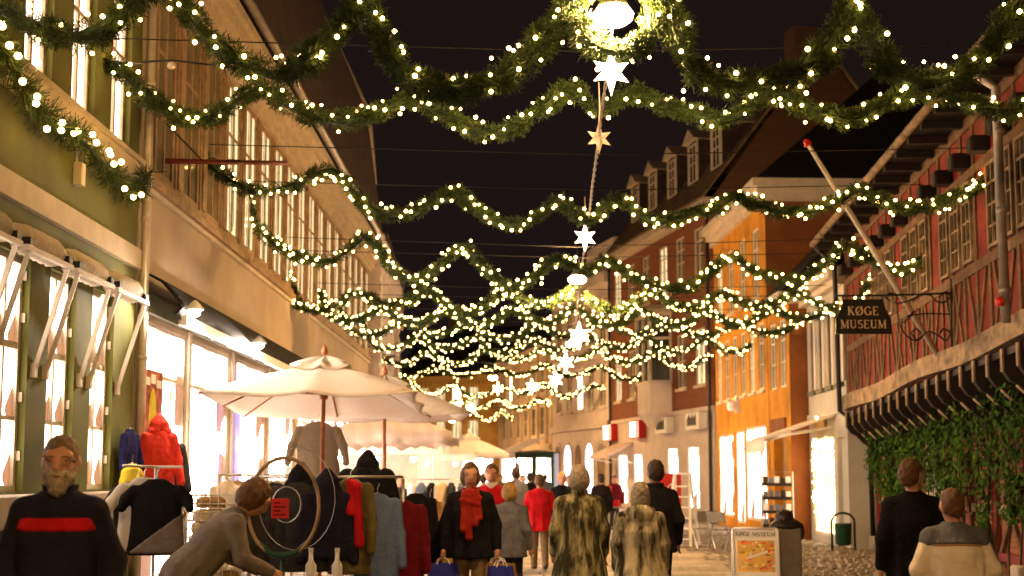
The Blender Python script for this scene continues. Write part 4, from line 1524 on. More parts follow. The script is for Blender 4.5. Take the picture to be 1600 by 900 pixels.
# sagging cable with unlit lamps beside the first windows
cbm = thing("festoon_cable", "dark cable with small unlit pale lamps crossing in front of the beige windows", "cable", (-4.2, 13.9, 0))
pp = [P(x, yv, 13.9) - Vector((-4.2, 13.9, 0)) for x, yv in ((160, 92), (200, 100), (235, 96), (268, 94), (300, 98), (370, 106))]
MB().tube(pp, .012, 5).build("cable", "black_iron", cbm)
for px, py in ((268, 97), (372, 107)):
    p = P(px, py, 13.9) - Vector((-4.2, 13.9, 0))
    MB().lathe([(.02, 0), (.045, -.02), (.05, -.05), (.03, -.075)], 10, p).build("lamp", "cream_trim", cbm, smooth=True)

# the pine garland with big round bulbs on the green house
wg = thing("wall_garland", "pine garland with large round bulbs fixed along the green house wall", "garland", (-4.45, 10, 0))
wp = [P(805 - 9000 / d, y_, d) * 1.0 for d, y_ in ((9.6, -40), (10.6, 70), (11.3, 150), (11.9, 190), (12.4, 205), (12.9, 228), (13.4, 255), (13.9, 285), (14.3, 302), (14.7, 292), (15.2, 268))]
org = Vector((-4.45, 10, 0))
path = catmull([Vector((-4.40, p.y, p.z)) - org for p in wp], .08)
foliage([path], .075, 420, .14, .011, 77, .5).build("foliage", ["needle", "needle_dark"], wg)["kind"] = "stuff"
rr = random.Random(9)
bm_ = MB().ico((0, 0, 0), .031, 2).mesh("bulb", "bulb_light", True)
for s in along([path[:int(len(path) * .86)]], 5.2, .10, rr):
    s.x = abs(s.x) + .10
    s.x += rr.uniform(-.04, .06)
    s.z += rr.uniform(-.16, .10)
    link("bulb", bm_, wg, s)

# ================================================================== stars and street lamps along the middle of the street
def star_mesh(r, mat):
    mb = MB()
    pts = []
    for k in range(12):
        a = math.pi * k / 6 + math.pi / 2
        q_ = r if k % 2 == 0 else r * .46
        if k in (0, 6):
            q_ *= 1.22
        pts.append((q_ * math.cos(a), 0, q_ * math.sin(a)))
    vs = pts + [(0, -r * .26, 0), (0, r * .26, 0)]
    fs = []
    for k in range(12):
        l = (k + 1) % 12
        fs += [[l, k, 12], [k, l, 13]]
    mb.add(vs, fs)
    return mb.mesh("body", mat)
S_lit, S_off = star_mesh(.178, "star_light"), star_mesh(.15, "star_paper")
stars = [(955, 112, 10.8, 1, "bright lit paper star hanging under the nearest wreath"), (936, 216, 13.6, 0, "unlit cream paper star on the long cord above the third garland"),
         (914, 371, 19.0, 1, "lit star hanging just under the third garland"), (905, 456, 23.5, 0, "unlit star between the fourth and fifth garlands"),
         (905, 524, 30, 1, "lit star beside the hanging street lamp over the middle garlands"), (884, 566, 38, 1, "small lit star below the eighth garland"),
         (868, 594, 44, 1, "small lit star in front of the cream arcaded house"), (831, 604, 52, 1, "small lit star in front of the tan house"),
         (778, 607, 60, 1, "small lit star in front of the yellow house"), (735, 640, 68, 1, "small lit star far down the street at the left bend")]
for px, py, d, lit, lab in stars:
    p = P(px, py, d)
    k = 1.0 if d < 25 else 1.6  # far lit stars enlarged to stand for their flare
    o = thing("paper_star", lab, "star", p, rad(8), "paper stars hung over the street")
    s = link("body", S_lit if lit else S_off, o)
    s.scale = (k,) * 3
    MB().tube([(0, 0, .17 * k), (.01, 0, .40), (0, 0, .62)], .008, 5).build("cord", "cream_trim", o)
cord = thing("power_cord", "twisted cream cord running along the street from star to star", "cord", P(955, 60, 10.8))
cp = [P(955, 60, 10.8), P(950, 110, 11.3), P(938, 190, 13.2), P(934, 232, 14.2), P(926, 290, 16.4), P(921, 335, 18.6), P(912, 400, 20.8), P(904, 450, 24), P(900, 520, 30)]
org = cp[0].copy()
m = MB()
cc = catmull([p - org for p in cp], .12)
for ph in (0, math.pi):
    m.tube([p + Vector((.012 * math.cos(i * 1.1 + ph), 0, .012 * math.sin(i * 1.1 + ph))) for i, p in enumerate(cc)], .009, 5)
m.build("strand", "cream_trim", cord)

def street_lamp(pos, lab, s=1.0):
    o = thing("hanging_street_lamp", lab, "street lamp", pos, 0, "lamps hung over the middle of the street")
    MB().lathe([(.03, .30), (.05, .28), (.06, .16), (.10, .09), (.135, .03), (.145, .0), (.14, -.01)], 20).build("shade", "grey_metal", o, smooth=True)
    MB().lathe([(.15, -.012), (.175, -.05), (.165, -.09), (.12, -.13), (.02, -.15)], 20).build("diffuser", "lamp_light", o, smooth=True)
    MB().tube([(0, 0, .30), (0, 0, .62)], .01, 5).tube([(-3.2 - pos[0] - 1.4, 0, .80), (0, 0, .60), (7.3 - pos[0], 0, .80)], .008, 4).build("suspension", "black_iron", o)
    return o
street_lamp(P(958, 14, 10.8), "blazing street lamp hanging inside the nearest wreath")
street_lamp(Vector((.6, -.8, 5.4)), "added street lamp, unseen behind the viewer, lighting the foreground")  # unseen lamp added to light the near people and walls
street_lamp(P(902, 432, 25.5), "street lamp hanging between the fourth and fifth garlands")
street_lamp(P(893, 535, 40), "street lamp hanging amid the dense middle garlands")
street_lamp(P(770, 588, 57), "street lamp hanging far away near the yellow house")
street_lamp(P(706, 655, 72), "farthest street lamp at the left bend of the street")

# ================================================================== soft shapes (people and clothes) from distance fields
def p_cap(a, b, ra, rb=None, flat=None):
    a, b = np.array(a, float), np.array(b, float)
    rb = ra if rb is None else rb
    ba = b - a
    L2 = max(1e-9, float(ba @ ba))
    def fn(Q):
        pa = Q - a
        t = np.clip(pa @ ba / L2, 0, 1)
        v = pa - t[:, None] * ba
        if flat:
            v = v * np.array(flat)
        return np.sqrt((v * v).sum(1)) - (ra + (rb - ra) * t)
    m = max(ra, rb) / (min(flat) if flat else 1)
    return fn, np.minimum(a, b) - m, np.maximum(a, b) + m


def p_ell(c, r, yaw=0.0):
    c, r = np.array(c, float), np.array(r, float)
    ca, sa = math.cos(yaw), math.sin(yaw)
    def fn(Q):
        v = Q - c
        if yaw:
            v = np.stack([v[:, 0] * ca + v[:, 1] * sa, -v[:, 0] * sa + v[:, 1] * ca, v[:, 2]], 1)
        k0 = np.sqrt(((v / r) ** 2).sum(1))
        k1 = np.sqrt(((v / (r * r)) ** 2).sum(1)) + 1e-9
        return k0 * (k0 - 1) / k1
    return fn, c - r.max(), c + r.max()


def p_loft(tab, folds=0.0, nf=9, ph=0.0, fold_from=9.0, sq=2.0):
    """tab rows (z, half width, half depth, y offset): a body of elliptic sections with hanging folds below fold_from"""
    z, a, b, yo = [np.array(c, float) for c in zip(*tab)]
    def fn(Q):
        zz = Q[:, 2]
        A_, B_, Y_ = np.interp(zz, z, a), np.interp(zz, z, b), np.interp(zz, z, yo)
        x, y = Q[:, 0], Q[:, 1] - Y_
        g = 1.0
        if folds:
            th = np.arctan2(y / B_, x / A_)
            w = np.clip((fold_from - zz) / max(.05, fold_from - z[0]), 0, 1)
            g = 1 + folds * w * (np.sin(nf * th + ph + 2 * np.sin(zz * 3 + ph)) + .5 * np.sin((nf * 2 + 1) * th + zz * 4))
        rr = ((np.abs(x) / (A_ * g)) ** sq + (np.abs(y) / (B_ * g)) ** sq) ** (1 / sq)
        dd = (rr - 1) * np.minimum(A_, B_)
        return np.maximum(np.maximum(dd, z[0] - zz), zz - z[-1])
    m = max(a.max(), (b + abs(yo)).max()) * 1.2
    return fn, np.array([-m, -m, z[0]]), np.array([m, m, z[-1]])


def smin(a, b, k):
    h = np.clip(.5 + .5 * (b - a) / k, 0, 1)
    return b * (1 - h) + a * h - k * h * (1 - h)


def nets(Fv, lo, h):
    """surface nets: one vertex per crossed cell, one quad per crossed grid edge"""
    S = Fv < 0
    nx, ny, nz = Fv.shape
    shp = (nx - 1, ny - 1, nz - 1)
    acc = np.zeros(shp + (3,), np.float32)
    cnt = np.zeros(shp, np.float32)
    co = [(i, j, k) for i in (0, 1) for j in (0, 1) for k in (0, 1)]
    sub = lambda A_, c: A_[c[0]:nx - 1 + c[0], c[1]:ny - 1 + c[1], c[2]:nz - 1 + c[2]]
    for ia in range(8):
        for ib in range(ia + 1, 8):
            a, b = np.array(co[ia]), np.array(co[ib])
            if abs(a - b).sum() != 1:
                continue
            fa, fb = sub(Fv, co[ia]), sub(Fv, co[ib])
            m = (fa < 0) != (fb < 0)
            den = np.where(m, fa - fb, 1)
            t = np.where(m, fa / den, 0)
            for ax in range(3):
                acc[..., ax] += m * (a[ax] + (b[ax] - a[ax]) * t)
            cnt += m
    act = cnt > 0
    idx = np.full(shp, -1, int)
    idx[act] = np.arange(act.sum())
    V = (np.argwhere(act) + acc[act] / cnt[act][:, None]) * h + lo
    faces = []
    for ax in range(3):
        o1, o2 = [(1, 2), (2, 0), (0, 1)][ax]
        sl0, sl1 = [slice(None)] * 3, [slice(None)] * 3
        sl0[ax], sl1[ax] = slice(0, -1), slice(1, None)
        s0, s1 = S[tuple(sl0)], S[tuple(sl1)]
        e = np.argwhere(s0 != s1)
        if not len(e):
            continue
        ok = (e[:, o1] > 0) & (e[:, o2] > 0) & (e[:, o1] < Fv.shape[o1] - 1) & (e[:, o2] < Fv.shape[o2] - 1)
        e = e[ok]
        ins = s0[tuple(e.T)]
        def cell(d1, d2):
            c = e.copy()
            c[:, o1] -= d1
            c[:, o2] -= d2
            return idx[tuple(c.T)]
        qd = np.stack([cell(1, 1), cell(0, 1), cell(0, 0), cell(1, 0)], 1)
        qd[~ins] = qd[~ins][:, ::-1]
        faces.append(qd)
    return V, np.concatenate(faces)


def soft(prims, h=.014, k=.035, cut=None, grow=0.0, deform=None):
    """smooth union of prims, minus cut prims; returns verts, quads"""
    lo = np.min([p[1] for p in prims], 0) - 3 * h - grow
    hi = np.max([p[2] for p in prims], 0) + 3 * h + grow
    n = np.ceil((hi - lo) / h).astype(int) + 1
    g = np.stack(np.meshgrid(*[lo[i] + np.arange(n[i]) * h for i in range(3)], indexing='ij'), -1)
    Fv = np.full(n, 9.0)
    for fn, plo, phi in prims:
        i0 = np.maximum(((plo - 4 * k - lo) / h).astype(int) - 1, 0)
        i1 = np.minimum(((phi + 4 * k - lo) / h).astype(int) + 3, n)
        sl = tuple(slice(i0[i], i1[i]) for i in range(3))
        gg = g[sl]
        f = fn(gg.reshape(-1, 3)).reshape(gg.shape[:3])
        Fv[sl] = smin(Fv[sl], f, k)
    Fv -= grow
    for c in cut or ():
        Fv = np.maximum(Fv, -c[0](g.reshape(-1, 3)).reshape(n))
    V, Q = nets(Fv, lo, h)
    if deform is not None:
        V = deform(V)
    return V, Q


def soft_mesh(name, VQ, mat):
    me = bpy.data.meshes.new(name)
    V, Q = VQ
    me.from_pydata(V.tolist(), [], Q.tolist())
    me.materials.append(MATS[mat])
    me.polygons.foreach_set("use_smooth", [True] * len(me.polygons))
    me.update()
    return me


def hand_prims(w, fwd, out, curl=.5):
    """palm at wrist w pointing along fwd; out = side the thumb leaves from"""
    w = np.array(w, float)
    f = np.array(fwd, float)
    f /= np.linalg.norm(f)
    o = np.array(out, float)
    o -= f * (o @ f)
    o /= np.linalg.norm(o)
    nrm = np.cross(f, o)
    pr = [p_cap(w, w + f * .03, .026, .03), p_cap(w + f * .03 - o * .018, w + f * .085 - o * .022, .021, .02), p_cap(w + f * .03 + o * .016, w + f * .085 + o * .02, .021, .019)]
    for i, L in enumerate((.062, .074, .068, .052)):
        b = w + f * .085 + o * (.030 - .0195 * i)
        k1 = b + f * L * .5 + nrm * (.01 + .012 * curl)
        k2 = k1 + f * L * .5 * (1 - curl) + nrm * (L * .6 * curl)
        pr += [p_cap(b, k1, .0095, .009), p_cap(k1, k2, .009, .0075)]
    tb = w + f * .035 + o * .03
    t1 = tb + f * .03 + o * .028 + nrm * .012
    pr += [p_cap(tb, t1, .013, .011), p_cap(t1, t1 + f * .03 + nrm * .012, .011, .009)]
    return pr


PEOPLE = []


def person(label, px, top, d, heading, coat, hem=.80, trousers="charcoal_cloth", hair=("hair_dark", "short"), stride=.0, arms=None, lean=0.0, coat_w=1.0, flare=0.0,
           res=.016, face=False, beard=None, scarf=None, stripe=None, hood=None, collar=None, yaw=0.0, yoke=None, hands=True, glasses=False, x=None, fold=.075, shoes="leather", skirt=None, group=None):
    Hh = CAM_Z + (P(px, top, d).z - CAM_Z)
    s = Hh / 1.795
    X = P(px, 745, d).x if x is None else x
    root = thing("person", label, "person", (X, d, 0), rad(heading), group)
    root.scale = (s, s, s)
    lt = math.tan(rad(lean))
    def deform(V):
        V = V.copy()
        g = np.clip((V[:, 2] - 1.50) / .08, 0, 1)
        g = 1 + .11 * g * g * (3 - 2 * g)
        V[:, 0] *= g
        V[:, 1] *= g
        V[:, 2] = np.where(V[:, 2] > 1.5, 1.5 + (V[:, 2] - 1.5) * g, V[:, 2])
        if lean:      # bend forward at the hips
            w = np.clip((V[:, 2] - .84) / .2, 0, 1)
            a = rad(lean) * w * w * (3 - 2 * w)
            u, yy = V[:, 2] - .92, V[:, 1].copy()
            V[:, 1] = yy * np.cos(a) - u * np.sin(a)
            V[:, 2] = .92 + u * np.cos(a) + yy * np.sin(a)
        return V
    arms = arms or {}
    la = arms.get("l", ((.245, .03, 1.15), (.255, -.06, .91)))
    ra = arms.get("r", ((-.245, .03, 1.15), (-.255, -.06, .91)))
    sl, sr = np.array((.165 * coat_w ** .5, .0, 1.405)), np.array((-.165 * coat_w ** .5, .0, 1.405))
    ft = .5 * stride
    legs = []
    for sx, f in ((1, ft), (-1, -ft)):
        hip = np.array((sx * .09, 0, .90))
        ank = np.array((sx * .085, -f, .075 + (.05 if f < -.05 else 0)))
        kn = (hip + ank) / 2 + np.array((0, -.03 - .05 * (f < -.05), .02))
        legs.append((hip, kn, ank))
    yw = rad(yaw)
    def hd(p):
        c, sn = math.cos(yw), math.sin(yw)
        return (p[0] * c - (p[1] + .01) * sn, p[0] * sn + (p[1] + .01) * c - .01, p[2])
    body = []
    for hip, kn, ank in legs:
        body += [p_cap(hip, kn, .085, .058), p_cap(kn, ank, .055, .037), p_cap(ank, ank + np.array((0, -.13, -.035)), .038, .032)]
    body += [p_ell((0, .0, .97), (.155, .11, .13)), p_ell((0, .0, 1.12), (.135, .10, .17)), p_ell((0, .0, 1.32), (.17, .115, .17)), p_cap((.13, 0, 1.43), (-.13, 0, 1.43), .055)]
    body += [p_cap((0, .01, 1.42), (0, -.005, 1.56), .056, .05)]
    for sh, (el, wr) in ((sl, la), (sr, ra)):
        body += [p_cap(sh, el, .05, .04), p_cap(el, wr, .04, .028)]
    headp = [p_ell(hd((0, .005, 1.655)), (.074, .096, .105), yw), p_ell(hd((0, -.035, 1.595)), (.056, .062, .068), yw), p_cap(hd((0, -.088, 1.655)), hd((0, -.108, 1.615)), .012, .017),
             p_ell(hd((.077, .01, 1.63)), (.012, .022, .034), yw), p_ell(hd((-.077, .01, 1.63)), (.012, .022, .034), yw), p_cap(hd((.045, -.078, 1.672)), hd((-.045, -.078, 1.672)), .016)]
    V, Q = soft(body + headp, h=res, k=.03, deform=deform)
    if hands:
        for sx, (el, wr) in ((1, la), (-1, ra)):
            el, wr = np.array(el), np.array(wr)
            V2, Q2 = soft(hand_prims(wr, wr - el + np.array((0, -.02, 0)), (0, -1, .15)), h=.0075, k=.008, deform=deform)
            Q = np.concatenate([Q, Q2 + len(V)])
            V = np.concatenate([V, V2])
    if face:   # a finer head laid over the coarse one
        V2, Q2 = soft(headp + [p_cap((0, .01, 1.44), (0, -.005, 1.56), .056, .05), p_ell(hd((0, -.094, 1.578)), (.026, .012, .008), yw)], h=.007, k=.018, deform=deform)
        Q = np.concatenate([Q, Q2 + len(V)])
        V = np.concatenate([V, V2])
    bo = link("body", soft_mesh("body", (V, Q), "skin"), root)
    if face:
        m = MB()
        for sx in (1, -1):
            c = deform(np.array([hd((sx * .031, -.083, 1.648))]))[0]
            m.ico(c, .0115, 2)
        m.build("eyes", "hair_dark", root, smooth=True)
        c0 = [deform(np.array([hd((sx, -.094, 1.567))]))[0] for sx in (-.025, 0, .025)]
        MB().tube(c0, .005, 5).build("mouth", "maroon_cloth", root)
    # trousers and shoes
    tp = [p_ell((0, 0, .95), (.165, .125, .12))]
    for hip, kn, ank in legs:
        tp += [p_cap(hip, kn, .098, .074), p_cap(kn, ank, .072, .062)]
    link("trousers", soft_mesh("trousers", soft(tp, h=res, k=.03, deform=deform), trousers), root)
    sp_ = []
    for hip, kn, ank in legs:
        sp_ += [p_cap(ank + np.array((0, .03, -.03)), ank + np.array((0, -.16, -.04)), .046, .038)]
    link("shoes", soft_mesh("shoes", soft(sp_, h=res * .8, k=.02), shoes), root)
    # coat, jacket or jumper
    cw = coat_w
    tab = [(1.52, .065, .065, .0), (1.475, .11, .085, 0), (1.40, .172 * cw, .115, 0), (1.28, .185 * cw, .140 * cw, -.005), (1.10, .185 * cw, .135 * cw, -.01), (.98, .190 * cw, .140 * cw, 0),
           (.86, (.198 + flare * .03) * cw, (.150 + flare * .03) * cw, 0), (.60, (.205 + flare * .09) * cw, (.155 + flare * .09) * cw, 0), (.20, (.21 + flare * .18) * cw, (.16 + flare * .18) * cw, 0)]
    hemrow = (hem, np.interp(hem, [t[0] for t in tab[::-1]], [t[1] for t in tab[::-1]]), np.interp(hem, [t[0] for t in tab[::-1]], [t[2] for t in tab[::-1]]), 0)
    tab2 = [hemrow] + [t for t in tab[::-1] if t[0] > hem + .01]
    cp = [p_loft(tab2, fold, 8, RND.uniform(0, 6), 1.3, 2.3)]
    for sh, (el, wr) in ((sl, la), (sr, ra)):
        el, wr = np.array(el), np.array(wr)
        cp += [p_cap(np.array((np.sign(sh[0]) * .05, 0, 1.478)), sh, .045, .064), p_cap(sh, el, .068 * cw ** .5, .062), p_cap(el, el + (wr - el) * .96, .060, .048)]
    link("coat", soft_mesh("coat", soft(cp, h=res, k=.035, deform=deform), coat), root)
    def band(z0, z1, mat, nm, g=.006):
        tb = [(z0, *[float(np.interp(z0, [t[0] for t in tab[::-1]], [t[i] for t in tab[::-1]])) for i in (1, 2, 3)])] + [t for t in tab[::-1] if z0 < t[0] < z1] + \
             [(z1, *[float(np.interp(z1, [t[0] for t in tab[::-1]], [t[i] for t in tab[::-1]])) for i in (1, 2, 3)])]
        link(nm, soft_mesh(nm, soft([p_loft([(a, b + g, c + g, e) for a, b, c, e in tb], 0, sq=2.3)], h=.012, k=.01, deform=deform), mat), root)
    if stripe:
        band(stripe[0], stripe[1], stripe[2], "chest_stripe", .012)
    if yoke:
        yp = [p_loft([(1.355, .186 * cw, .135 * cw, -.002), (1.40, .180 * cw, .122, 0), (1.475, .118, .092, 0), (1.52, .072, .072, 0)], 0, sq=2.3)]
        for sh, (el, wr) in ((sl, la), (sr, ra)):
            el = np.array(el)
            yp += [p_cap(np.array((np.sign(sh[0]) * .05, 0, 1.478)), sh, .049, .068), p_cap(sh, sh + (el - sh) * .16, .074 * cw ** .5, .072)]
        link("yoke", soft_mesh("yoke", soft(yp, h=res, k=.03, deform=deform, grow=.004), yoke), root)
    if collar:
        link("collar", soft_mesh("collar", soft([p_loft([(1.43, .10, .095, 0), (1.49, .085, .085, 0), (1.54, .088, .09, .005)])], h=.012, k=.02, deform=deform), collar), root)
    if scarf:
        r_ = [p_cap((.06 * math.cos(a), .07 * math.sin(a) - .01, 1.475 + .01 * math.sin(3 * a)), (.06 * math.cos(a + .7), .07 * math.sin(a + .7) - .01, 1.475 + .01 * math.sin(3 * a + 2)), .045) for a in np.arange(0, 6.3, .7)]
        r_ += [p_cap((-.07, -.10, 1.45), (-.075, -.165, 1.10), .032, .04, (1, 1.3, 1)), p_cap((-.03, -.12, 1.44), (-.02, -.175, 1.02), .03, .04, (1, 1.3, 1)), p_cap((.03, -.12, 1.44), (.045, -.17, 1.16), .03, .038, (1, 1.3, 1)), p_cap((.07, -.10, 1.45), (.09, -.16, 1.22), .03, .036, (1, 1.3, 1)),
               p_cap((-.09, -.13, 1.40), (.08, -.15, 1.36), .032, .03), p_cap((-.08, -.12, 1.36), (.09, -.14, 1.42), .03, .032)]
        link("scarf", soft_mesh("scarf", soft(r_, h=.011, k=.014, deform=deform), scarf), root)
    # hair
    hm, style = hair
    cuts = [p_ell(hd((0, -.135, 1.60)), (.085, .10, .115), yw)]
    hp = [p_ell(hd((0, .012, 1.668)), (.081, .102, .101), yw)]
    if style == "long":
        hp += [p_ell(hd((0, .03, 1.59)), (.092, .085, .11), yw), p_ell(hd((0, .045, 1.51)), (.085, .06, .08), yw)]
    elif style == "bob":
        hp += [p_ell(hd((0, .02, 1.62)), (.098, .10, .10), yw)]
    elif style == "short":
        hp += [p_ell(hd((0, .045, 1.62)), (.072, .06, .075), yw)]
        cuts += [p_ell(hd((0, -.02, 1.53)), (.12, .10, .075), yw)]
    elif style == "bald":
        hp = [p_ell(hd((0, .03, 1.64)), (.084, .085, .075), yw)]
        cuts += [p_ell(hd((0, -.02, 1.52)), (.12, .10, .07), yw), p_ell(hd((0, -.03, 1.78)), (.07, .09, .09), yw)]
    if style != "none":
        VQ = soft(hp, h=.009, k=.03, cut=cuts, deform=deform)
        rg = np.random.default_rng(int(px))
        W_ = VQ[0]
        W_ = W_ + (np.sin(W_[:, [1, 2, 0]] * 95 + px) * np.sin(W_[:, [2, 0, 1]] * 70)) * .004
        VQ = (W_ + rg.normal(0, .0012, W_.shape), VQ[1])
        link("hair", soft_mesh("hair", VQ, hm), root)
    if hood:
        link("hood", soft_mesh("hood", soft([p_ell((0, .09, 1.46), (.13, .07, .10)), p_cap((-.10, .03, 1.48), (.10, .03, 1.48), .055)], h=.012, k=.03, deform=deform), hood), root)
    if beard:
        VQ = soft([p_ell(hd((0, -.058, 1.565)), (.062, .058, .062), yw), p_ell(hd((0, -.085, 1.53)), (.045, .04, .055), yw), p_cap(hd((.06, -.03, 1.61)), hd((.05, -.05, 1.56)), .022), p_cap(hd((-.06, -.03, 1.61)), hd((-.05, -.05, 1.56)), .022),
                   p_cap(hd((.03, -.103, 1.585)), hd((-.03, -.103, 1.585)), .014)], h=.007, k=.018, cut=[p_ell(hd((0, -.112, 1.572)), (.02, .02, .005), yw)], deform=deform)
        rg = np.random.default_rng(4)
        link("beard", soft_mesh("beard", (VQ[0] + rg.normal(0, .0025, VQ[0].shape), VQ[1]), beard), root)
    if glasses:
        m = MB()
        for sx in (1, -1):
            m.tube([deform(np.array([hd((sx * .032 + .026 * math.cos(a), -.103, 1.648 + .019 * math.sin(a)))]))[0] for a in np.arange(0, 6.28, .42)], .0025, 4, closed=True)
            m.tube([deform(np.array([hd((sx * .058, -.10, 1.652))]))[0], deform(np.array([hd((sx * .08, .01, 1.655))]))[0]], .0025, 4)
        m.tube([deform(np.array([hd((-.008, -.105, 1.65))]))[0], deform(np.array([hd((.008, -.105, 1.65))]))[0]], .0025, 4)
        m.build("glasses", "steel", root)
    wrists = []
    for el, wr in (la, ra):
        p = deform(np.array([np.array(wr) + (np.array(wr) - np.array(el)) / np.linalg.norm(np.array(wr) - np.array(el)) * .10]))[0]
        wrists.append(p)
    bpy.context.view_layer.update()
    M = root.matrix_world
    return root, [M @ Vector(p) for p in wrists]


fr = lambda a, b: (a, b)
# --- bearded man at the left edge
person("bearded man in a dark jumper with a red chest stripe walking at the left edge", 95, 680, 6.7, 6, "navy_cloth", hem=.86, trousers="charcoal_cloth", hair=("hair_ash", "short"), stride=.35,
       arms={"l": ((.27, .05, 1.15), (.27, -.03, .92)), "r": ((-.27, .02, 1.14), (-.24, -.16, .94))}, res=.012, face=True, beard="hair_grey", stripe=(1.305, 1.375, "red_cloth"), coat_w=1.08, glasses=True, yaw=4, fold=.03, collar="navy_cloth")
# --- figure in grey bending over the racks
person("person with brown hair in a grey coat stooping beside the t-shirts", 292, 706, 9.2, 112, "grey_cloth", hem=.62, trousers="grey_cloth", hair=("hair_brown", "bob"), lean=42, stride=.2, flare=.6,
       arms={"l": ((.22, -.20, 1.25), (.20, -.42, 1.30)), "r": ((-.22, -.20, 1.25), (-.18, -.42, 1.32))}, coat_w=1.08, hands=True)
# --- woman with the red scarf
_, wr = person("person in a black coat with a big rust red scarf carrying shopping bags", 735, 722, 13.2, 4, "black_cloth", hem=.80, trousers="khaki_trousers", hair=("hair_brown", "bob"), stride=.3, res=.012, face=True,
               scarf="scarf_cloth", coat_w=1.12, flare=.3, arms={"l": ((.27, .03, 1.14), (.28, -.04, .90)), "r": ((-.27, .03, 1.14), (-.28, -.03, .90))})


def carrier_bag(label, at_, w, h, t, mat, rz=0.0, band=None):
    """paper or plastic bag with two loop handles, hanging from a hand at at_"""
    o = thing("shopping_bag", label, "bag", at_, rz, None)
    hh = .055
    z1, z0 = -hh, -hh - h
    m = MB()
    lv = ((z0, .92, .9), (z0 + h * .33, 1.04, 1.15), (z0 + h * .7, 1.0, 1.0), (z1, .95, .55))
    vs = []
    for z, a, b in lv:
        vs += [(-w / 2 * a, -t / 2 * b, z), (0, -t / 2 * b * 1.12, z + .004), (w / 2 * a, -t / 2 * b, z), (w / 2 * a * .97, 0, z), (w / 2 * a, t / 2 * b, z), (0, t / 2 * b * 1.12, z), (-w / 2 * a, t / 2 * b, z), (-w / 2 * a * .97, 0, z)]
    fs = [list(range(7, -1, -1))]
    for k in range(3):
        for i in range(8):
            j = (i + 1) % 8
            fs.append([k * 8 + i, k * 8 + j, k * 8 + 8 + j, k * 8 + 8 + i])
    m.add(vs, fs)
    b = m.build("bag_body", mat, o)
    b.modifiers.new("t", 'SOLIDIFY').thickness = .006
    m = MB()
    for y in (-.03, .03):
        m.tube([(-w * .22, y * 1.2, z1 - .01), (-w * .16, y, z1 + hh * .7), (0, y * .6, z1 + hh + .01), (w * .16, y, z1 + hh * .7), (w * .22, y * 1.2, z1 - .01)], .006, 5)
    m.build("handle", "plastic_white", o)
    if band:
        MB().box(-w * .40, w * .42, -t / 2 * 1.35, -t / 2 * 1.30, z0 + h * .2, z0 + h * .55).build("print", band, o)
    return o
carrier_bag("blue plastic shopping bag with a red print in the scarf wearer's hand at the left", wr[1], .30, .36, .12, "royal_blue", rad(12), "scarlet_cloth")
carrier_bag("brown paper shopping bag in the scarf wearer's other hand", wr[0], .36, .34, .16, "brown_paper", rad(-20))
carrier_bag("dark blue shopping bag hanging beside the brown paper bag", wr[0] + Vector((.03, -.14, -.02)), .26, .42, .10, "royal_blue", rad(25))
person("person in a red jacket facing the viewer behind the scarf wearer", 768, 724, 17.0, -3, "red_cloth", hem=.88, hair=("hair_brown", "short"), stride=.25, face=True, coat_w=1.08, collar="white_cloth")
person("short blond person in a slate blue jacket behind the shopping bags", 797, 752, 15.0, 165, "slate_cloth", hem=.78, trousers="navy_cloth", hair=("hair_blond", "bob"), stride=.2, coat_w=1.08)
person("person in a bright red jacket seen from behind on the pale slabs", 843, 740, 22.0, 184, "red_cloth", hem=.74, trousers="khaki_trousers", hair=("hair_brown", "short"), stride=.45, coat_w=1.16, flare=.3,
       arms={"l": ((.27, .02, 1.16), (.30, -.08, .95)), "r": ((-.30, .04, 1.15), (-.36, -.02, .93))})
person("tall grey-haired walker in a long streaked olive coat seen from behind", 905, 726, 12.4, 182, "olive_coat", hem=.36, hair=("hair_grey", "bob"), stride=.2, coat_w=1.16, flare=.55, fold=.07, res=.013, collar="olive_coat")
person("person in a hooded pale and dark streaked fur coat beside the long olive coat", 1000, 752, 11.6, 176, "fur", hem=.42, hair=("hair_grey", "long"), stride=.2, coat_w=1.28, flare=.5, fold=.06, res=.013, hood="fur")
person("dark-haired man in a plain black jacket just right of the fur coat", 1024, 718, 13.8, 186, "black_cloth", hem=.80, hair=("hair_dark", "short"), stride=.2, coat_w=1.08, trousers="navy_cloth", collar="black_cloth")
_, wr = person("man in a long black coat walking along the ivy wall", 1425, 716, 10.3, 172, "black_cloth", hem=.66, hair=("hair_brown", "short"), stride=.35, coat_w=1.12, trousers="black_cloth", res=.013, yaw=-35,
               arms={"r": ((-.24, .05, 1.15), (-.24, -.02, .90)), "l": ((.25, .05, 1.14), (.27, .02, .91))})
pp_ = thing("paper_sheet", "folded white paper in the hand of the man by the ivy", "paper", wr[0])
MB().add([(-.05, 0, -.10), (.05, .01, -.10), (.06, 0, .05), (-.05, .01, .05), (-.05, .012, -.10), (.05, .022, -.10), (.06, .012, .05), (-.05, .022, .05)], [[0, 1, 2, 3], [7, 6, 5, 4], [0, 4, 5, 1], [3, 2, 6, 7]]).build("sheet", "plastic_white", pp_)
person("person in a cream jacket with a slate blue yoke at the bottom right", 1490, 762, 8.6, 176, "cream_cloth", hem=.80, trousers="charcoal_cloth", hair=("hair_brown", "short"), stride=.25, coat_w=1.18, res=.013, yoke="slate_cloth", lean=6,
       stripe=(1.330, 1.354, "tan_cloth"), arms={"l": ((.29, .0, 1.16), (.27, -.13, .97)), "r": ((-.29, .0, 1.16), (-.27, -.13, .97))})
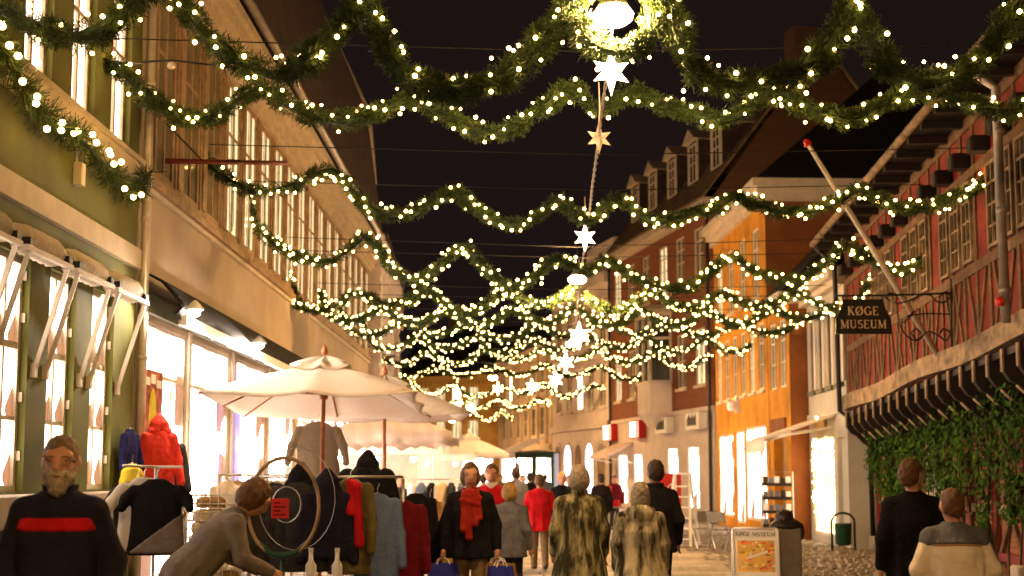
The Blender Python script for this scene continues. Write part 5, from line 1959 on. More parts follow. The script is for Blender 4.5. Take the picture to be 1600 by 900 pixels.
crowd = [(806, 730, 27, 180, "slate_cloth", "hair_dark", "person in slate grey seen between the red jackets"), (828, 738, 33, 184, "black_cloth", "hair_dark", "person in black far down the street beside the red back"),
         (878, 737, 25, 8, "black_cloth", "hair_blond", "fair-haired person in black coming towards the viewer left of the long coat"), (890, 742, 29, 0, "charcoal_cloth", "hair_brown", "person in charcoal half hidden behind the long coat"),
         (818, 742, 41, 0, "navy_cloth", "hair_brown", "distant person in navy facing the viewer"), (755, 740, 30, 178, "tan_cloth", "hair_dark", "distant person in tan left of the red jacket"),
         (625, 742, 26, 20, "charcoal_cloth", "hair_dark", "dark figure beside the far clothes racks"), (648, 746, 33, 160, "olive_cloth", "hair_brown", "distant figure in olive under the pale umbrella"),
         (939, 740, 30, 182, "black_cloth", "hair_dark", "person in black between the long coat and the fur coat"), (960, 742, 38, 5, "maroon_cloth", "hair_brown", "distant person in maroon in front of the brick house"),
         (852, 741, 52, 178, "slate_cloth", "hair_dark", "tiny figure in slate at the far bend"), (783, 741, 46, 3, "khaki_trousers", "hair_brown", "tiny figure in khaki at the far bend")]
for px, top, d, hdg, ct, hr, lab in crowd:
    person(lab, px, top, d, hdg, ct, hem=.82, hair=(hr, "short"), stride=.3, res=.022, hands=d < 28, coat_w=1.05)


# ================================================================== clothes on hangers
def garment(name, label, cat, loc, rz, mat, w=.46, length=.72, depth=.16, sleeve=.60, spread=.10, hood=None, trim=None, group=None, res=.014, empty_sleeves=True, hanger=True):
    """a coat, shirt or dress hanging from its hanger; loc is the hook; local x is its width"""
    o = thing(name, label, cat, loc, rz, group)
    z = -.06
    tab = [(z - length, w * .52, depth * .56, 0), (z - length * .5, w * .47, depth * .55, 0), (z - .2, w * .46, depth * .5, 0), (z - .10, w * .46, depth * .42, 0), (z - .045, w * .30, depth * .38, 0), (z, w * .16, depth * .36, 0)]
    pr = [p_loft(tab, .07, 6, RND.uniform(0, 6), z - .1, 2.2)]
    if sleeve:
        for sx in (1, -1):
            s0 = np.array((sx * w * .42, 0, z - .10))
            s1 = s0 + np.array((sx * spread * .7, -.01, -sleeve * .5))
            s2 = s0 + np.array((sx * spread, -.04 - .02 * sx, -sleeve))
            pr += [p_cap(s0, s1, depth * .38, depth * .34), p_cap(s1, s2, depth * .34, depth * .30)]
    link("cloth", soft_mesh("cloth", soft(pr, h=res, k=.03), mat), o)
    if hood:
        link("hood", soft_mesh("hood", soft([p_ell((0, .03, z + .03), (.12, .09, .12)), p_cap((-.1, 0, z - .04), (.1, 0, z - .04), .05), p_ell((0, .04, z + .13), (.05, .05, .06))], h=.012, k=.04), hood), o)
    if trim:
        MB().box(-.02, .02, -depth * .62, -depth * .5, z - length * .9, z - .06).build("placket", trim, o)
    if hanger:
        m = MB().tube([(0, 0, .0), (.02, 0, .035), (0, 0, .055), (-.02, 0, .035)], .004, 4).tube([(-w * .40, 0, z - .075), (0, 0, z + .01), (w * .40, 0, z - .075)], .009, 5)
        m.tube([(0, 0, .0), (0, 0, z + .01)], .004, 4)
        m.build("hanger", "steel", o)
    return o


def rail(name, label, loc, rz, L, h=1.5, mat="steel", feet=True):
    o = thing(name, label, "clothes rack", loc, rz)
    MB().tube([(-L / 2, 0, h), (L / 2, 0, h)], .014, 8).build("rail", mat, o, smooth=True)
    for sx in (-1, 1):
        m = MB().tube([(sx * L / 2, 0, .1), (sx * L / 2, 0, h)], .014, 8)
        m.build("upright", mat, o, smooth=True)
        if feet:
            MB().tube([(sx * L / 2, -.25, .05), (sx * L / 2, 0, .1), (sx * L / 2, .25, .05)], .014, 6).build("foot", mat, o)
    return o


# ================================================================== market umbrellas
def umbrella(label, x, d, half, z_edge, rise, mat="canvas", pole="wood_pole", rz=0.0, valance=0.0, rnd=False, vent=True):
    o = thing("market_umbrella", label, "umbrella", (x, d, 0), rz, "market umbrellas along the left shops")
    npan, sub, nr = 8, 6, 10
    n = npan * sub
    def edge(i):
        a = 2 * math.pi * i / n + math.pi / 4
        if rnd:
            return math.cos(a) * half, math.sin(a) * half
        c, s = math.cos(a), math.sin(a)
        k = half / max(abs(c), abs(s))
        return c * k, s * k
    def surf(i, t):
        ex, ey = edge(i)
        u = (i % sub) / sub
        sag = math.sin(math.pi * u) * .07 * half * t
        corner = 0 if rnd else (abs(ex) > half * .98 and abs(ey) > half * .98) * .0
        z = z_edge + rise * (1 - t ** 1.25) - sag * .6
        q_ = 1 - .05 * math.sin(math.pi * u) * t
        return (ex * t * q_, ey * t * q_, z)
    m = MB()
    ts = [.10 + .90 * k / nr for k in range(nr + 1)]
    vs = [surf(i, t) for t in ts for i in range(n)]
    fs = [[k * n + i, (k + 1) * n + i, (k + 1) * n + (i + 1) % n, k * n + (i + 1) % n] for k in range(nr) for i in range(n)]
    m.add(vs, fs)
    if valance:
        vs = []
        for row_ in (0, 1):
            for i in range(n):
                p = surf(i, 1.0)
                dz = valance * (1 + .25 * math.cos(i * math.pi * 2 / 3)) if row_ else 0
                vs.append((p[0] * 1.003, p[1] * 1.003, p[2] - dz))
        m.add(vs, [[i, n + i, n + (i + 1) % n, (i + 1) % n] for i in range(n)])
    c = m.build("canopy", mat, o, smooth=True)
    c.modifiers.new("t", 'SOLIDIFY').thickness = .012
    if vent:
        m = MB()
        vs = []
        for t in (.02, .12, .22, .30):
            for i in range(n):
                p = surf(i, t)
                lift = .12 - .03 * math.sin(math.pi * ((i % sub) / sub)) * (t / .3) * 2
                vs.append((p[0], p[1], p[2] + lift - .16 * (t / .3) ** 2 * .35))
        m.add(vs, [[k * n + i, (k + 1) * n + i, (k + 1) * n + (i + 1) % n, k * n + (i + 1) % n] for k in range(3) for i in range(n)])
        v = m.build("vent", mat, c, smooth=True)
        v.modifiers.new("t", 'SOLIDIFY').thickness = .01
    MB().tube([(0, 0, .05), (0, 0, z_edge + rise + .05)], .026, 12).build("pole", pole, o, smooth=True)
    MB().lathe([(.05, -.06), (.06, 0), (.05, .06)], 12, (0, 0, z_edge + .12)).build("runner", pole, o, smooth=True)
    MB().lathe([(.02, 0), (.045, .05), (.03, .10), (.01, .14)], 10, (0, 0, z_edge + rise + .12)).build("finial", pole, o, smooth=True)
    MB().bev(-.26, .26, -.26, .26, .0, .09, .03).build("base", "granite", o)
    for k in range(npan):
        i = k * sub
        pts = [Vector(surf(i, t)) - Vector((0, 0, .025)) for t in (.06, .3, .55, .8, 1.0)]
        rb = MB().tube(pts, .013, 6).build("rib", pole, o)
        mid_ = pts[2]
        MB().tube([(0, 0, z_edge + .12), mid_], .010, 5).build("strut", pole, rb)
    return o


big = umbrella("large square cream umbrella with a wooden pole, nearest of the market umbrellas", -2.42, 16.0, 1.27, 2.52, .50)
big.rotation_euler.x = rad(-3.5)
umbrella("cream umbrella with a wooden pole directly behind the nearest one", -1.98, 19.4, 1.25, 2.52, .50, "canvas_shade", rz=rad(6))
umbrella("pale striped umbrella with a hanging valance in the middle of the market", -2.45, 24.2, 1.1, 2.42, .42, "canvas_stripe", "steel", rz=rad(12), valance=.22)
umbrella("smaller white umbrella farther down the street", -1.45, 40.0, .98, 2.32, .52, "canvas", "white_metal", rz=rad(20), valance=.12)
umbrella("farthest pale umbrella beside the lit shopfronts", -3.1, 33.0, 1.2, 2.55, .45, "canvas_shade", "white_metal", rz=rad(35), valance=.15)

# ================================================================== racks and clothes in front of the shop
def hook(px, py, d):
    return P(px, py, d)


ts = thing("clothes_stand", "slim white stand holding the black and grey t-shirts by the downpipe", "clothes rack", (P(243, 745, 11.75).x, 11.75, 0), rad(5))
MB().tube([(0, 0, .05), (0, 0, 1.69)], .014, 8).build("post", "white_metal", ts)
MB().tube([(-.22, -.35, 1.70), (0, 0, 1.69), (.26, -.1, 1.69)], .012, 6).build("arm", "white_metal", ts)
MB().lathe([(.2, .02), (.2, .04), (.03, .06)], 14).build("foot", "white_metal", ts)
t = garment("t_shirt", "black t-shirt with a modelled grey motion blur hanging in front of the shop door", "t-shirt", hook(246, 738, 11.3), rad(4), "black_cloth", w=.47, length=.66, depth=.13, sleeve=.15, spread=.10)
# grey diagonal blur of a passing figure, built as a panel on the shirt
V, Q = soft([p_loft([(-.705, .47 * .535, .13 * .64, 0), (-.40, .47 * .495, .13 * .62, 0), (-.26, .47 * .475, .13 * .58, 0)], 0, sq=2.2)], h=.014, k=.02, cut=[((lambda Qp: -(Qp[:, 2] + .53 - Qp[:, 0] * .75) * .8), None, None)])
V[:, 1] -= .004
link("print", soft_mesh("print", (V, Q), "grey_cloth"), t)  # the motion blur panel
garment("t_shirt", "white and black striped t-shirt peeking out behind the black one", "t-shirt", hook(226, 736, 11.7), rad(30), "white_cloth", w=.46, length=.66, depth=.14, sleeve=.24, spread=.14)
garment("t_shirt", "dark t-shirt just behind the white one on the rack by the downpipe", "t-shirt", hook(214, 742, 11.9), rad(40), "charcoal_cloth", w=.46, length=.66, depth=.14, sleeve=.24, spread=.14)
# clothes hung on the shopfront itself
garment("jacket", "bright red padded jacket hanging high on the shopfront", "jacket", P(250, 662, 15.4), rad(35), "scarlet_cloth", w=.38, length=.68, depth=.16, sleeve=.55, spread=.10, hood="scarlet_cloth")
garment("jacket", "dark checked jacket half hidden behind the red one on the shopfront", "jacket", P(268, 680, 15.8), rad(50), "charcoal_cloth", w=.32, length=.70, depth=.18, sleeve=.5, spread=.08)
garment("dress", "long navy child's garment hanging beside the downpipe", "dress", P(204, 662, 14.9), rad(80), "navy_blue", w=.30, length=.60, depth=.13, sleeve=.35, spread=.08)
garment("sports_shirt", "yellow and red sports shirt below the navy garment", "shirt", P(207, 716, 14.8), rad(75), "yellow_cloth", w=.30, length=.45, depth=.14, sleeve=.22, spread=.08)

# cream garments on a rack by the pillar
rk = rail("clothes_rack", "pale rack of cream and tan shirts under the big umbrella", (P(402, 745, 14.6).x, 14.6, 0), rad(62), 1.3, 1.62, "white_metal")
for k in range(7):
    f = (k - 3) * .17
    ax = rk.location + Vector((math.cos(rad(62)) * f, math.sin(rad(62)) * f, 1.615))
    garment("shirt", ("cream shirt nearest the viewer on the pale rack", "tan shirt, second on the pale rack", "white shirt, third on the pale rack", "light tan shirt in the middle of the pale rack", "cream shirt, fifth on the pale rack",
                      "tan shirt, sixth on the pale rack", "white shirt at the far end of the pale rack")[k], "shirt", ax, rad(62 + 90 + RND.uniform(-12, 12)), ("beige_cloth", "tan_cloth", "white_cloth")[k % 3],
            w=.42, length=.74, depth=.12, sleeve=.5, spread=.04, res=.017, group="shirts on the pale rack")
# main rack with coats
rk = rail("clothes_rack", "crowded steel coat rack at the edge of the walkway", (P(512, 745, 12.8).x, 12.8, 0), rad(4), 1.5, 1.60)
coats = [(425, 745, 12.5, 20, "charcoal_cloth", .50, .84, None, "dark grey coat at the left end of the coat rack"), (468, 742, 12.4, -8, "charcoal_cloth", .56, .86, "black_cloth", "bulky charcoal coat behind the round wooden hoop"),
         (512, 752, 12.3, 15, "navy_cloth", .46, .66, "navy_cloth", "navy hooded jacket beside the charcoal coat"), (548, 738, 12.5, -10, "olive_cloth", .40, .92, None, "brown olive coat with a red scarf over it"),
         (590, 762, 12.6, 20, "blue_cloth", .42, .82, None, "light blue jacket near the end of the coat rack"), (628, 772, 12.9, 8, "maroon_cloth", .44, .86, None, "wine red dress at the right end of the coat rack"),
         (650, 762, 13.4, 30, "black_cloth", .40, .76, None, "short black jacket behind the wine red dress"), (672, 770, 13.9, 40, "tan_cloth", .38, .74, None, "tan jacket swinging behind the wine red dress")]
for px, py, d, rz, mt, w, L, hd_, lab in coats:
    garment("coat" if L > .7 else "jacket", lab, "coat" if L > .7 else "jacket", hook(px, py, d), rad(rz), mt, w=w, length=L, depth=.17, sleeve=.58, spread=.06, hood=hd_, res=.016, group="coats on the crowded rack")
s_ = thing("red_scarf", "plain red scarf draped over the brown olive coat", "scarf", hook(556, 750, 12.36))
link("cloth", soft_mesh("cloth", soft([p_cap((-.05, 0, -.02), (.02, -.05, -.06), .04), p_cap((.02, -.05, -.06), (.05, -.07, -.60), .035, .05, (1, 1.5, 1)), p_cap((-.05, 0, -.02), (-.04, -.07, -.30), .035, .045, (1, 1.5, 1))], h=.013, k=.03), "red_cloth"), s_)
garment("hooded_coat", "large black hooded coat on a tall stand above the coat rack", "coat", hook(573, 722, 13.2), rad(-15), "black_cloth", w=.50, length=.86, depth=.26, sleeve=.60, spread=.12, hood="black_cloth", hanger=False)
st = thing("coat_stand", "slim dark stand under the black hooded coat", "stand", (hook(573, 722, 13.2).x, 13.25, 0))
MB().tube([(0, 0, .05), (0, 0, 1.86)], .016, 8).build("post", "black_iron", st)
for a in (0, 2.1, 4.2):
    MB().tube([(0, 0, .12), (.28 * math.cos(a), .28 * math.sin(a), .02)], .013, 6).build("foot", "black_iron", st)
# a pale shirt hung from the umbrella pole
garment("shirt", "large pale grey shirt hung high beside the umbrella pole", "shirt", hook(497, 652, 16.4), rad(-4), "stone_cloth", w=.58, length=.86, depth=.14, sleeve=.42, spread=.14)
# white jeans legs, little bottles on the ledge below the hoop: white mannequin feet
# round wooden hoop display with a red price card
D = 11.6
hc = P(443, 792, D)
hp_ = thing("hoop_display", "round wooden hoop on a green metal foot with a red price card", "display", (hc.x, D, 0))
rx, rz_ = 55 * D / 2000, 76 * D / 2000
MB().tube([(rx * math.cos(a), .02 * math.sin(a), hc.z + rz_ * math.sin(a)) for a in np.arange(0, 6.28, .2)], .017, 8, closed=True).build("hoop", "oak_wood", hp_, smooth=True)
MB().tube([(.10 + (rx + .03) * math.cos(a), .10, hc.z + .07 + (rz_ + .02) * math.sin(a)) for a in np.arange(0, 6.28, .2)], .0035, 6, closed=True).build("wire_hoop", "steel", hp_, smooth=True)
MB().tube([(.03 + .13 * math.cos(a), -.02, hc.z + .02 + .16 * math.sin(a)) for a in np.arange(0, 6.28, .3)], .006, 6, closed=True).build("inner_ring", "steel", hp_, smooth=True)
zb = hc.z - rz_
m = MB().tube([(-rx * .75, 0, zb + .14), (-.12, -.01, zb + .03), (0, -.01, zb), (.12, -.01, zb + .03), (rx * .75, 0, zb + .14)], [.02, .03, .034, .03, .02], 8)
m.tube([(0, 0, zb), (0, .02, .06)], .022, 8).tube([(-.3, 0, .03), (0, .02, .07), (.3, 0, .03)], .02, 6).tube([(0, -.3, .03), (0, .02, .07), (0, .3, .03)], .02, 6)
m.build("foot", "green_enamel", hp_, smooth=True)
MB().bev(-.10, .06, -.05, -.035, hc.z - .10, hc.z + .075, .004).build("price_card", "red_paint", hp_)
m = MB()
for k in range(4):
    m.box(-.08, -.02 + .05 * (k % 2), -.0525, -.0505, hc.z + .03 - k * .035, hc.z + .042 - k * .035)
m.build("print", "maroon_cloth", hp_)
# white bottle-shaped feet/cones standing on the low shelf
sh_ = thing("low_shelf", "low pale shelf under the coat rack", "shelf", (P(500, 745, 11.9).x, 11.9, 0), rad(3))
MB().bev(-.55, .6, -.14, .14, .60, .63, .006).build("top", "white_metal", sh_)
for sx in (-.5, .55):
    for sy in (-.1, .1):
        MB().tube([(sx, sy, 0), (sx, sy, .60)], .012, 6).build("leg", "white_metal", sh_)
for px, lab in ((487, "white bottle at the left of the low shelf"), (528, "white bottle at the right of the low shelf")):
    p = P(px, 800, 11.85)
    b_ = thing("bottle", lab, "bottle", (p.x, 11.85, .632), 0, "white bottles on the low shelf")
    MB().lathe([(.045, 0), (.05, .03), (.05, .16), (.022, .21), (.02, .28)], 14).build("glass", "plastic_white", b_, smooth=True)
    MB().lathe([(.024, .28), (.024, .32)], 12).build("cap", "plastic_white", b_)

# stacked crates and wire baskets of the stall, behind the bending figure
for k, (px, d, zz, lab) in enumerate(((300, 12.2, 0, "white wire basket on the ground by the t-shirt rack"), (352, 12.8, 0, "white wire basket beside the pale rack"), (325, 12.6, .72, "woven basket standing high near the shop window"))):
    p = P(px, 745, d)
    o = thing("basket", lab, "basket", (p.x, d, zz), rad(10 * k), "baskets of goods by the shop")
    m = MB()
    for i in range(9):
        z_ = .06 + i * .08
        hw = .20 + .006 * i
        m.tube([(-hw, -hw * .8, z_), (hw, -hw * .8, z_), (hw, hw * .8, z_), (-hw, hw * .8, z_)], .006, 4, closed=True)
    for i in range(7):
        f = -1 + i / 3
        for sy in (-1, 1):
            m.tube([(f * .2, sy * .16, .05), (f * .248, sy * .198, .72)], .005, 4)
            m.tube([(sy * .2, f * .16, .05), (sy * .248, f * .198, .72)], .005, 4)
    m.build("wire_cage", "white_metal", o)
    for i in range(5):
        soft_c = RND.choice(("white_cloth", "beige_cloth", "tan_cloth", "slate_cloth"))
        MB().bev(-.18 + .02 * i, .16, -.14, .13, .10 + i * .12, .205 + i * .12, .03).build("folded_cloth", soft_c, o)
# folded white chair by the shop window
fc = thing("folding_chair", "pale slatted folding chair beside the shop window", "chair", (P(312, 745, 13.4).x, 13.4, 0), rad(20))
for sx in (-.2, .2):
    MB().beam((sx, .2, 0), (sx, -.12, .82), .03, .03).beam((sx, -.2, 0), (sx, .18, .45), .03, .03).build("leg", "white_metal", fc)
for k in range(5):
    MB().beam((-.2, -.16 + k * .085, .45), (.2, -.16 + k * .085, .45), .06, .018).build("slat", "cream_paint", fc)
for k in range(3):
    MB().beam((-.2, -.06 - k * .03, .66 + k * .075), (.2, -.06 - k * .03, .66 + k * .075), .018, .055).build("slat", "cream_paint", fc)

# handlebar and front of a bicycle the bearded man wheels along
bc = thing("bicycle", "bicycle of which only the black handlebar grip shows at the bottom left corner", "bicycle", (-2.92, 6.3, 0), rad(-70))
for x in (0, 1.05):
    w_ = MB().tube([(x + .33 * math.cos(a), 0, .34 + .33 * math.sin(a)) for a in np.arange(0, 6.28, .2)], .018, 6, closed=True).build("wheel", "leather", bc)
    m = MB()
    for a in np.arange(0, 6.28, .5):
        m.tube([(x, 0, .34), (x + .33 * math.cos(a), 0, .34 + .33 * math.sin(a))], .002, 3)
    m.build("spokes", "steel", w_)
MB().tube([(1.05, 0, .34), (.55, 0, .30), (.40, 0, .80), (.88, 0, .85), (.55, 0, .30)], .018, 6).tube([(1.05, 0, .34), (.84, 0, 1.0)], .016, 6).tube([(0, 0, .34), (.55, 0, .30)], .012, 6).tube([(0, 0, .34), (.40, 0, .80)], .012, 6).build("frame", "leather", bc)
MB().tube([(.84, 0, 1.0), (.83, 0, 1.06)], .014, 6).tube([(.70, -.30, 1.06), (.80, -.2, 1.08), (.84, 0, 1.06), (.80, .2, 1.08), (.70, .30, 1.06)], .012, 8).build("handlebar", "steel", bc)
for sy in (-1, 1):
    MB().tube([(.75, .25 * sy, 1.068), (.64, .33 * sy, 1.05)], .019, 8).build("grip", "leather", bc)
link("saddle", soft_mesh("saddle", soft([p_ell((.36, 0, .92), (.14, .08, .035)), p_cap((.4, 0, .92), (.55, 0, .91), .03, .02)], h=.014, k=.03), "leather"), bc)

# ================================================================== market further along: stalls, racks, boards
def stall(label, x, d, w, rz=0.0):
    o = thing("market_stall", label, "market stall", (x, d, 0), rz, "lit market stalls")
    for sx in (-1, 1):
        for sy in (0, 1.2):
            MB().tube([(sx * w / 2, sy, 0), (sx * w / 2, sy, 2.3)], .025, 6).build("post", "white_metal", o)
    MB().bev(-w / 2, w / 2, -.1, .7, .82, .86, .01).build("counter", "oak_wood", o)
    MB().box(-w / 2, w / 2, -.115, -.1, .1, .84).build("skirt", "white_cloth", o)
    MB().box(-w / 2, w / 2, 1.2, 1.23, .3, 2.25).build("back_cloth", "white_cloth", o)
    MB().add([(-w / 2 - .1, -.3, 2.25), (w / 2 + .1, -.3, 2.25), (w / 2 + .1, 1.3, 2.55), (-w / 2 - .1, 1.3, 2.55), (-w / 2 - .1, -.3, 2.08), (w / 2 + .1, -.3, 2.08)], [[0, 1, 2, 3], [4, 5, 1, 0]]).build("roof_cloth", "canvas", o)
    for k in range(3):
        lp = MB().lathe([(.02, .1), (.07, .03), (.09, 0)], 10, (-w / 3 + k * w / 3, .2, 2.02)).build("lamp", "white_metal", o)
        MB().ico((-w / 3 + k * w / 3, .2, 1.99), .06, 2).build("lamp_bulb", "spot_light", lp)
    for k in range(8):
        x_ = -w / 2 + .15 + k * (w - .3) / 7
        MB().bev(x_ - .09, x_ + .09, .0, .4, .865, .95 + .12 * RND.random(), .02).build("goods", RND.choice(("tan_cloth", "red_cloth", "white_cloth", "charcoal_cloth", "yellow_cloth")), o)
    return o


stall("white cloth stall with lamps under the pale striped umbrella", -2.9, 27.5, 2.4, rad(20))
stall("lit stall under the farther white umbrella", -2.6, 38.5, 2.6, rad(15))
stall("bright stall at the far left beyond the umbrellas", -3.6, 47.0, 2.6, rad(18))
rk = rail("clothes_rack", "rack of white and blue clothes before the far stall", (P(690, 745, 25.5).x, 25.5, 0), rad(10), 1.5, 1.55)
for k in range(7):
    f = (k - 3) * .2
    garment("shirt", ("white", "pale blue", "dark", "cream", "charcoal", "slate blue", "black")[k] + " garment on the rack before the far stall", "shirt", (rk.location.x + f * .98, 25.5 + f * .17, 1.545), rad(80 + RND.uniform(-25, 25)),
            ("white_cloth", "blue_cloth", "black_cloth", "beige_cloth", "charcoal_cloth", "slate_cloth", "black_cloth")[k], w=.42, length=.7, depth=.14, sleeve=.5, spread=.04, res=.022, group="garments on the far rack")
ab = thing("pavement_board", "rosy advertising board standing by the far clothes rack", "sign", (P(688, 745, 19.5).x, 19.5, 0), rad(8))
MB().bev(-.30, .30, -.03, .03, .15, 1.10, .01).build("board", "red_paint", ab)
pf = MB().box(-.26, .26, -.036, -.03, .2, 1.05).build("poster", "poster_pink", ab)
MB().box(-.2, .2, -.0385, -.036, .5, .62).box(-.15, .18, -.0385, -.036, .72, .78).build("print", "white_cloth", pf)
for sx in (-.25, .25):
    MB().beam((sx, 0, 0), (sx, 0, .15), .04, .04).build("leg", "red_paint", ab)
# green lit shop door and awning in front of the tan house
ga = thing("corner_awning", "small pale awning over the brightly lit corner shop of the far bend", "awning", (1.2, 66.5, 0), rad(-75))
MB().add([(-2, 0, 3.6), (2, 0, 3.6), (2, -1.6, 2.9), (-2, -1.6, 2.9), (-2, -1.6, 2.65), (2, -1.6, 2.65)], [[0, 3, 2, 1], [3, 4, 5, 2]]).build("cloth", "canvas_shade", ga)
for sx in (-1.9, 1.9):
    MB().beam((sx, 0, 2.7), (sx, -1.55, 2.88), .04, .04).build("arm", "black_iron", ga)
gs = thing("kiosk", "little lit kiosk with green edged panes at the far bend", "kiosk", P(835, 745, 58) * Vector((1, 1, 0)), rad(-12))
MB().bev(-.9, .9, 0, 1.2, 0, 2.7, .03).build("cabin", "green_enamel", gs)
for sx in (-.44, .44):
    w_ = MB().box(sx - .38, sx + .38, -.05, 0, .8, 2.5).build("window", "green_enamel", gs)
    MB().box(sx - .32, sx + .32, -.07, -.05, .86, 2.44).build("pane", "lit_shop_far", w_)
MB().add([(-1.05, -.25, 2.7), (1.05, -.25, 2.7), (1.05, 1.4, 2.7), (-1.05, 1.4, 2.7), (0, .6, 2.82)], [[0, 1, 4], [1, 2, 4], [2, 3, 4], [3, 0, 4], [3, 2, 1, 0]]).build("roof", "black_roof", gs)

# ================================================================== right-hand pavement
# sandwich board with the museum poster
sb = thing("sandwich_board", "white framed pavement sign with a colourful KØGE MUSEUM poster", "sign", (P(1178, 745, 19.6).x, 19.6, 0), rad(-6))
w, h = .335, .82
for sy, tilt in ((-1, 1), (1, -1)):
    m = MB()
    top, bot = Vector((0, sy * .04, h)), Vector((0, sy * .22, .02))
    for sx in (-1, 1):
        m.tube([(sx * w, bot.y, bot.z), (sx * w, top.y, top.z - .03), (sx * (w - .03), top.y, top.z)], .018, 8)
    m.tube([(-w + .03, top.y, top.z), (w - .03, top.y, top.z)], .018, 8)
    m.tube([(-w, bot.y - sy * .02, bot.z + .1), (w, bot.y - sy * .02, bot.z + .1)], .014, 6)
    m.build("frame", "plastic_white", sb, smooth=True)
    def fpt(x, t, off=0.0):      # point on the tilted face, t from 0 bottom to 1 top
        p = bot.lerp(top, t)
        return (x, p.y + sy * (.0 + off), p.z)
    pn = MB().add([fpt(-w + .02, .12), fpt(w - .02, .12), fpt(w - .02, .97), fpt(-w + .02, .97), fpt(-w + .02, .12, -.015), fpt(w - .02, .12, -.015), fpt(w - .02, .97, -.015), fpt(-w + .02, .97, -.015)],
                  [[0, 1, 2, 3], [7, 6, 5, 4], [0, 4, 5, 1], [2, 6, 7, 3], [1, 5, 6, 2], [3, 7, 4, 0]]).build("panel", "plastic_white", sb)
    if sy == -1:
        m = MB()
        lettering(m, "KØGE MUSEUM", 0, 0, .062, 0, .004)
        # lay the flat lettering on the tilted face
        ln_ = (top - bot).normalized()
        base = bot.lerp(top, .86)
        m.v = [(x, base.y + ln_.y * z - .004 + y, base.z + ln_.z * z) for x, y, z in m.v]
        m.build("lettering", "charcoal_cloth", pn)
        ps = MB().add([fpt(-w + .06, .2, .004), fpt(w - .06, .2, .004), fpt(w - .06, .78, .004), fpt(-w + .06, .78, .004)], [[0, 1, 2, 3]]).build("poster", "brass", pn)
        m = MB()
        r_ = random.Random(8)
        for k in range(70):
            x_, t_ = r_.uniform(-w + .08, w - .10), r_.uniform(.22, .74)
            m.cur = k % 5
            m.add([fpt(x_, t_, .005 + k * .00004), fpt(x_ + r_.uniform(.02, .07), t_ + r_.uniform(-.01, .01), .005 + k * .00004), fpt(x_ + r_.uniform(.02, .07), t_ + r_.uniform(.02, .05), .005 + k * .00004), fpt(x_, t_ + r_.uniform(.02, .05), .005 + k * .00004)], [[0, 1, 2, 3]])
        m.build("picture_patches", ["scarlet_cloth", "yellow_cloth", "olive_cloth", "white_cloth", "tan_cloth"], ps)["kind"] = "stuff"
        m = MB().add([fpt(-.15, .42, .009), fpt(.17, .55, .009), fpt(.17, .60, .009), fpt(-.15, .47, .009)], [[0, 1, 2, 3]]).build("slip", "plastic_white", ps)
# litter bin with a black sack bulging over its top
lb = thing("litter_bin", "grey panelled litter bin with a black bag bulging over the top", "bin", (P(1226, 745, 19.8).x, 19.8, 0), rad(5))
MB().bev(-.20, .20, -.16, .16, .03, .82, .02).build("casing", "plastic_grey", lb)
MB().box(-.17, .17, -.166, -.16, .08, .76).build("panel", "plastic_grey", lb)
rg = np.random.default_rng(2)
VQ = soft([p_ell((0, 0, .86), (.235, .19, .11)), p_ell((-.02, 0, 1.0), (.14, .13, .10)), p_ell((-.22, -.02, .78), (.05, .07, .10)), p_ell((.23, -.02, .76), (.05, .08, .13))], h=.016, k=.05)
link("bag", soft_mesh("bag", (VQ[0] + rg.normal(0, .004, VQ[0].shape), VQ[1]), "leather"), lb)
# postcard rack
pc = thing("postcard_rack", "steel postcard rack full of cards outside the orange doorway", "rack", (6.55, 32.2, 0), rad(-12))
MB().tube([(-.38, 0, .05), (-.38, 0, 1.72), (.38, 0, 1.72), (.38, 0, .05)], .022, 6).build("frame", "steel", pc)
for k in range(4):
    sh2 = MB().box(-.36, .36, -.12, .02, .35 + k * .34, .37 + k * .34).box(-.36, .36, -.135, -.12, .35 + k * .34, .43 + k * .34).build("tray", "black_iron", pc)
    for j in range(5):
        MB().box(-.34 + j * .14, -.225 + j * .14, -.10 + .01 * (j % 2), -.09 + .01 * (j % 2), .375 + k * .34, .56 + k * .34 + .03 * ((j + k) % 2)).build("card", RND.choice(("plastic_white", "blue_cloth", "slate_cloth", "charcoal_cloth", "white_cloth")), sh2)
for sx in (-.38, .38):
    MB().beam((sx, -.25, .03), (sx, .25, .03), .04, .04).build("foot", "steel", pc)
# green bin in a hoop
gb = thing("park_bin", "small dark green bin hung in a black hooped stand by the museum corner", "bin", (P(1319, 745, 28.0).x - .05, 28.0, 0), rad(-10))
MB().tube([(-.24, 0, 0), (-.24, 0, .62)] + [(-.24 * math.cos(a), 0, .62 + .2 * math.sin(a)) for a in np.arange(.3, 3.0, .3)] + [(.24, 0, .62), (.24, 0, 0)], .025, 8).build("hoop", "black_iron", gb, smooth=True)
MB().lathe([(.13, .12), (.17, .16), (.18, .58), (.19, .60), (.17, .60)], 14).build("drum", "green_enamel", gb, smooth=True)
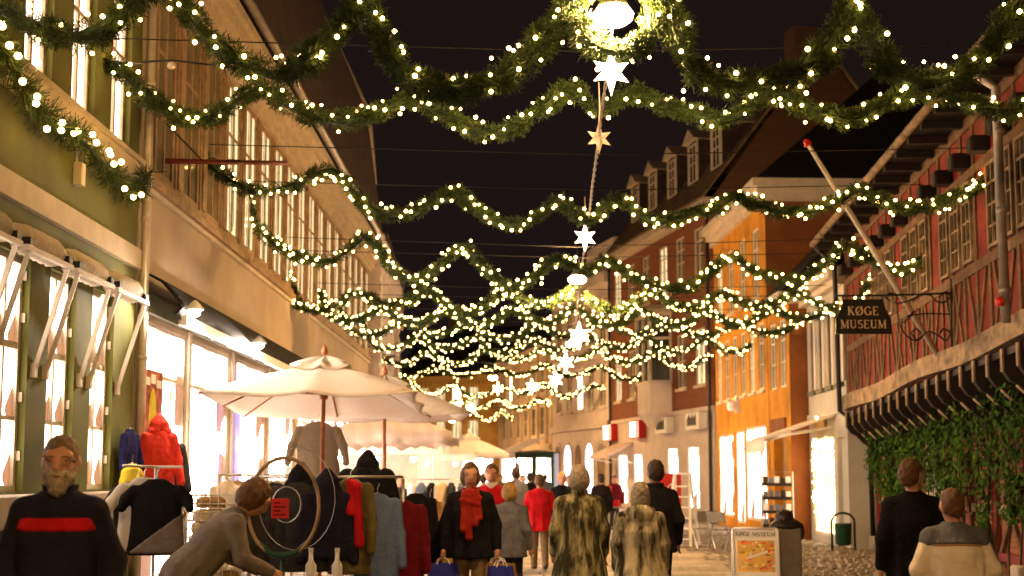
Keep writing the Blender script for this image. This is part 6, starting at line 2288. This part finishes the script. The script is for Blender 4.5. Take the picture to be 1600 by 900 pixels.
# step ladder and folding tables
ld = thing("step_ladder", "pale aluminium step ladder standing open on the slabs", "ladder", (P(1066, 745, 29.5).x, 29.5, 0), rad(-20))
for sy, k2 in ((-1, 1), (1, 0)):
    for sx in (-1, 1):
        MB().beam((sx * .28, sy * .48, 0), (sx * .17, sy * .04, 1.65), .06, .035).build("stile", "white_metal", ld)
for k in range(6):
    t = (k + .8) / 7
    MB().box(-.28 + .11 * t, .28 - .11 * t, -.48 + .44 * t - .05, -.48 + .44 * t + .06, 1.65 * t, 1.65 * t + .03).build("step", "white_metal", ld)
MB().box(-.2, .2, -.1, .1, 1.65, 1.69).build("top_plate", "white_metal", ld)
for px, d, rz, lab in ((1098, 28.5, 10, "grey folding chair nearest the step ladder"), (1122, 28.0, -30, "grey folding chair nearest the sandwich board")):
    fc = thing("cafe_chair", lab, "chair", (P(px, 745, d).x, d, 0), rad(rz), "folding chairs by the step ladder")
    for sx in (-.2, .2):
        MB().tube([(sx, .22, 0), (sx, -.2, .85)], .013, 6).tube([(sx, -.22, 0), (sx, .2, .46)], .013, 6).build("leg", "steel", fc)
    MB().bev(-.2, .2, -.18, .22, .45, .48, .01).build("seat", "plastic_grey", fc)
    MB().bev(-.2, .2, -.205, -.18, .62, .85, .008).build("backrest", "plastic_grey", fc)
# red kiosk board
rb_ = thing("red_board", "red pavement board with a pale scrawl behind the man in black", "sign", (P(1040, 745, 31).x, 31, 0), rad(-4))
MB().bev(-.38, .38, -.05, .05, .9, 1.68, .03).build("board", "red_paint", rb_)
MB().tube([(-.25, -.055, 1.30), (-.1, -.055, 1.42), (.0, -.055, 1.30), (.12, -.055, 1.42), (.26, -.055, 1.32)], .022, 5).tube([(-.2, -.055, 1.16), (.22, -.055, 1.20)], .016, 5).build("scrawl", "plastic_white", rb_)
for sx in (-.3, .3):
    MB().tube([(sx, 0, 0), (sx, 0, .9)], .025, 6).build("leg", "steel", rb_)
rk = thing("goods_table", "table with red and white goods before the brick house", "table", (P(925, 745, 36).x, 36, 0), rad(-10))
MB().bev(-.9, .9, -.35, .35, .74, .78, .01).build("top", "oak_wood", rk)
for sx in (-.8, .8):
    for sy in (-.3, .3):
        MB().tube([(sx, sy, 0), (sx, sy, .74)], .02, 6).build("leg", "steel", rk)
for k in range(7):
    MB().bev(-.8 + k * .23, -.62 + k * .23, -.2, .15, .785, .95 + .2 * (k % 3), .02).build("goods", ("red_cloth", "white_cloth", "scarlet_cloth")[k % 3], rk)
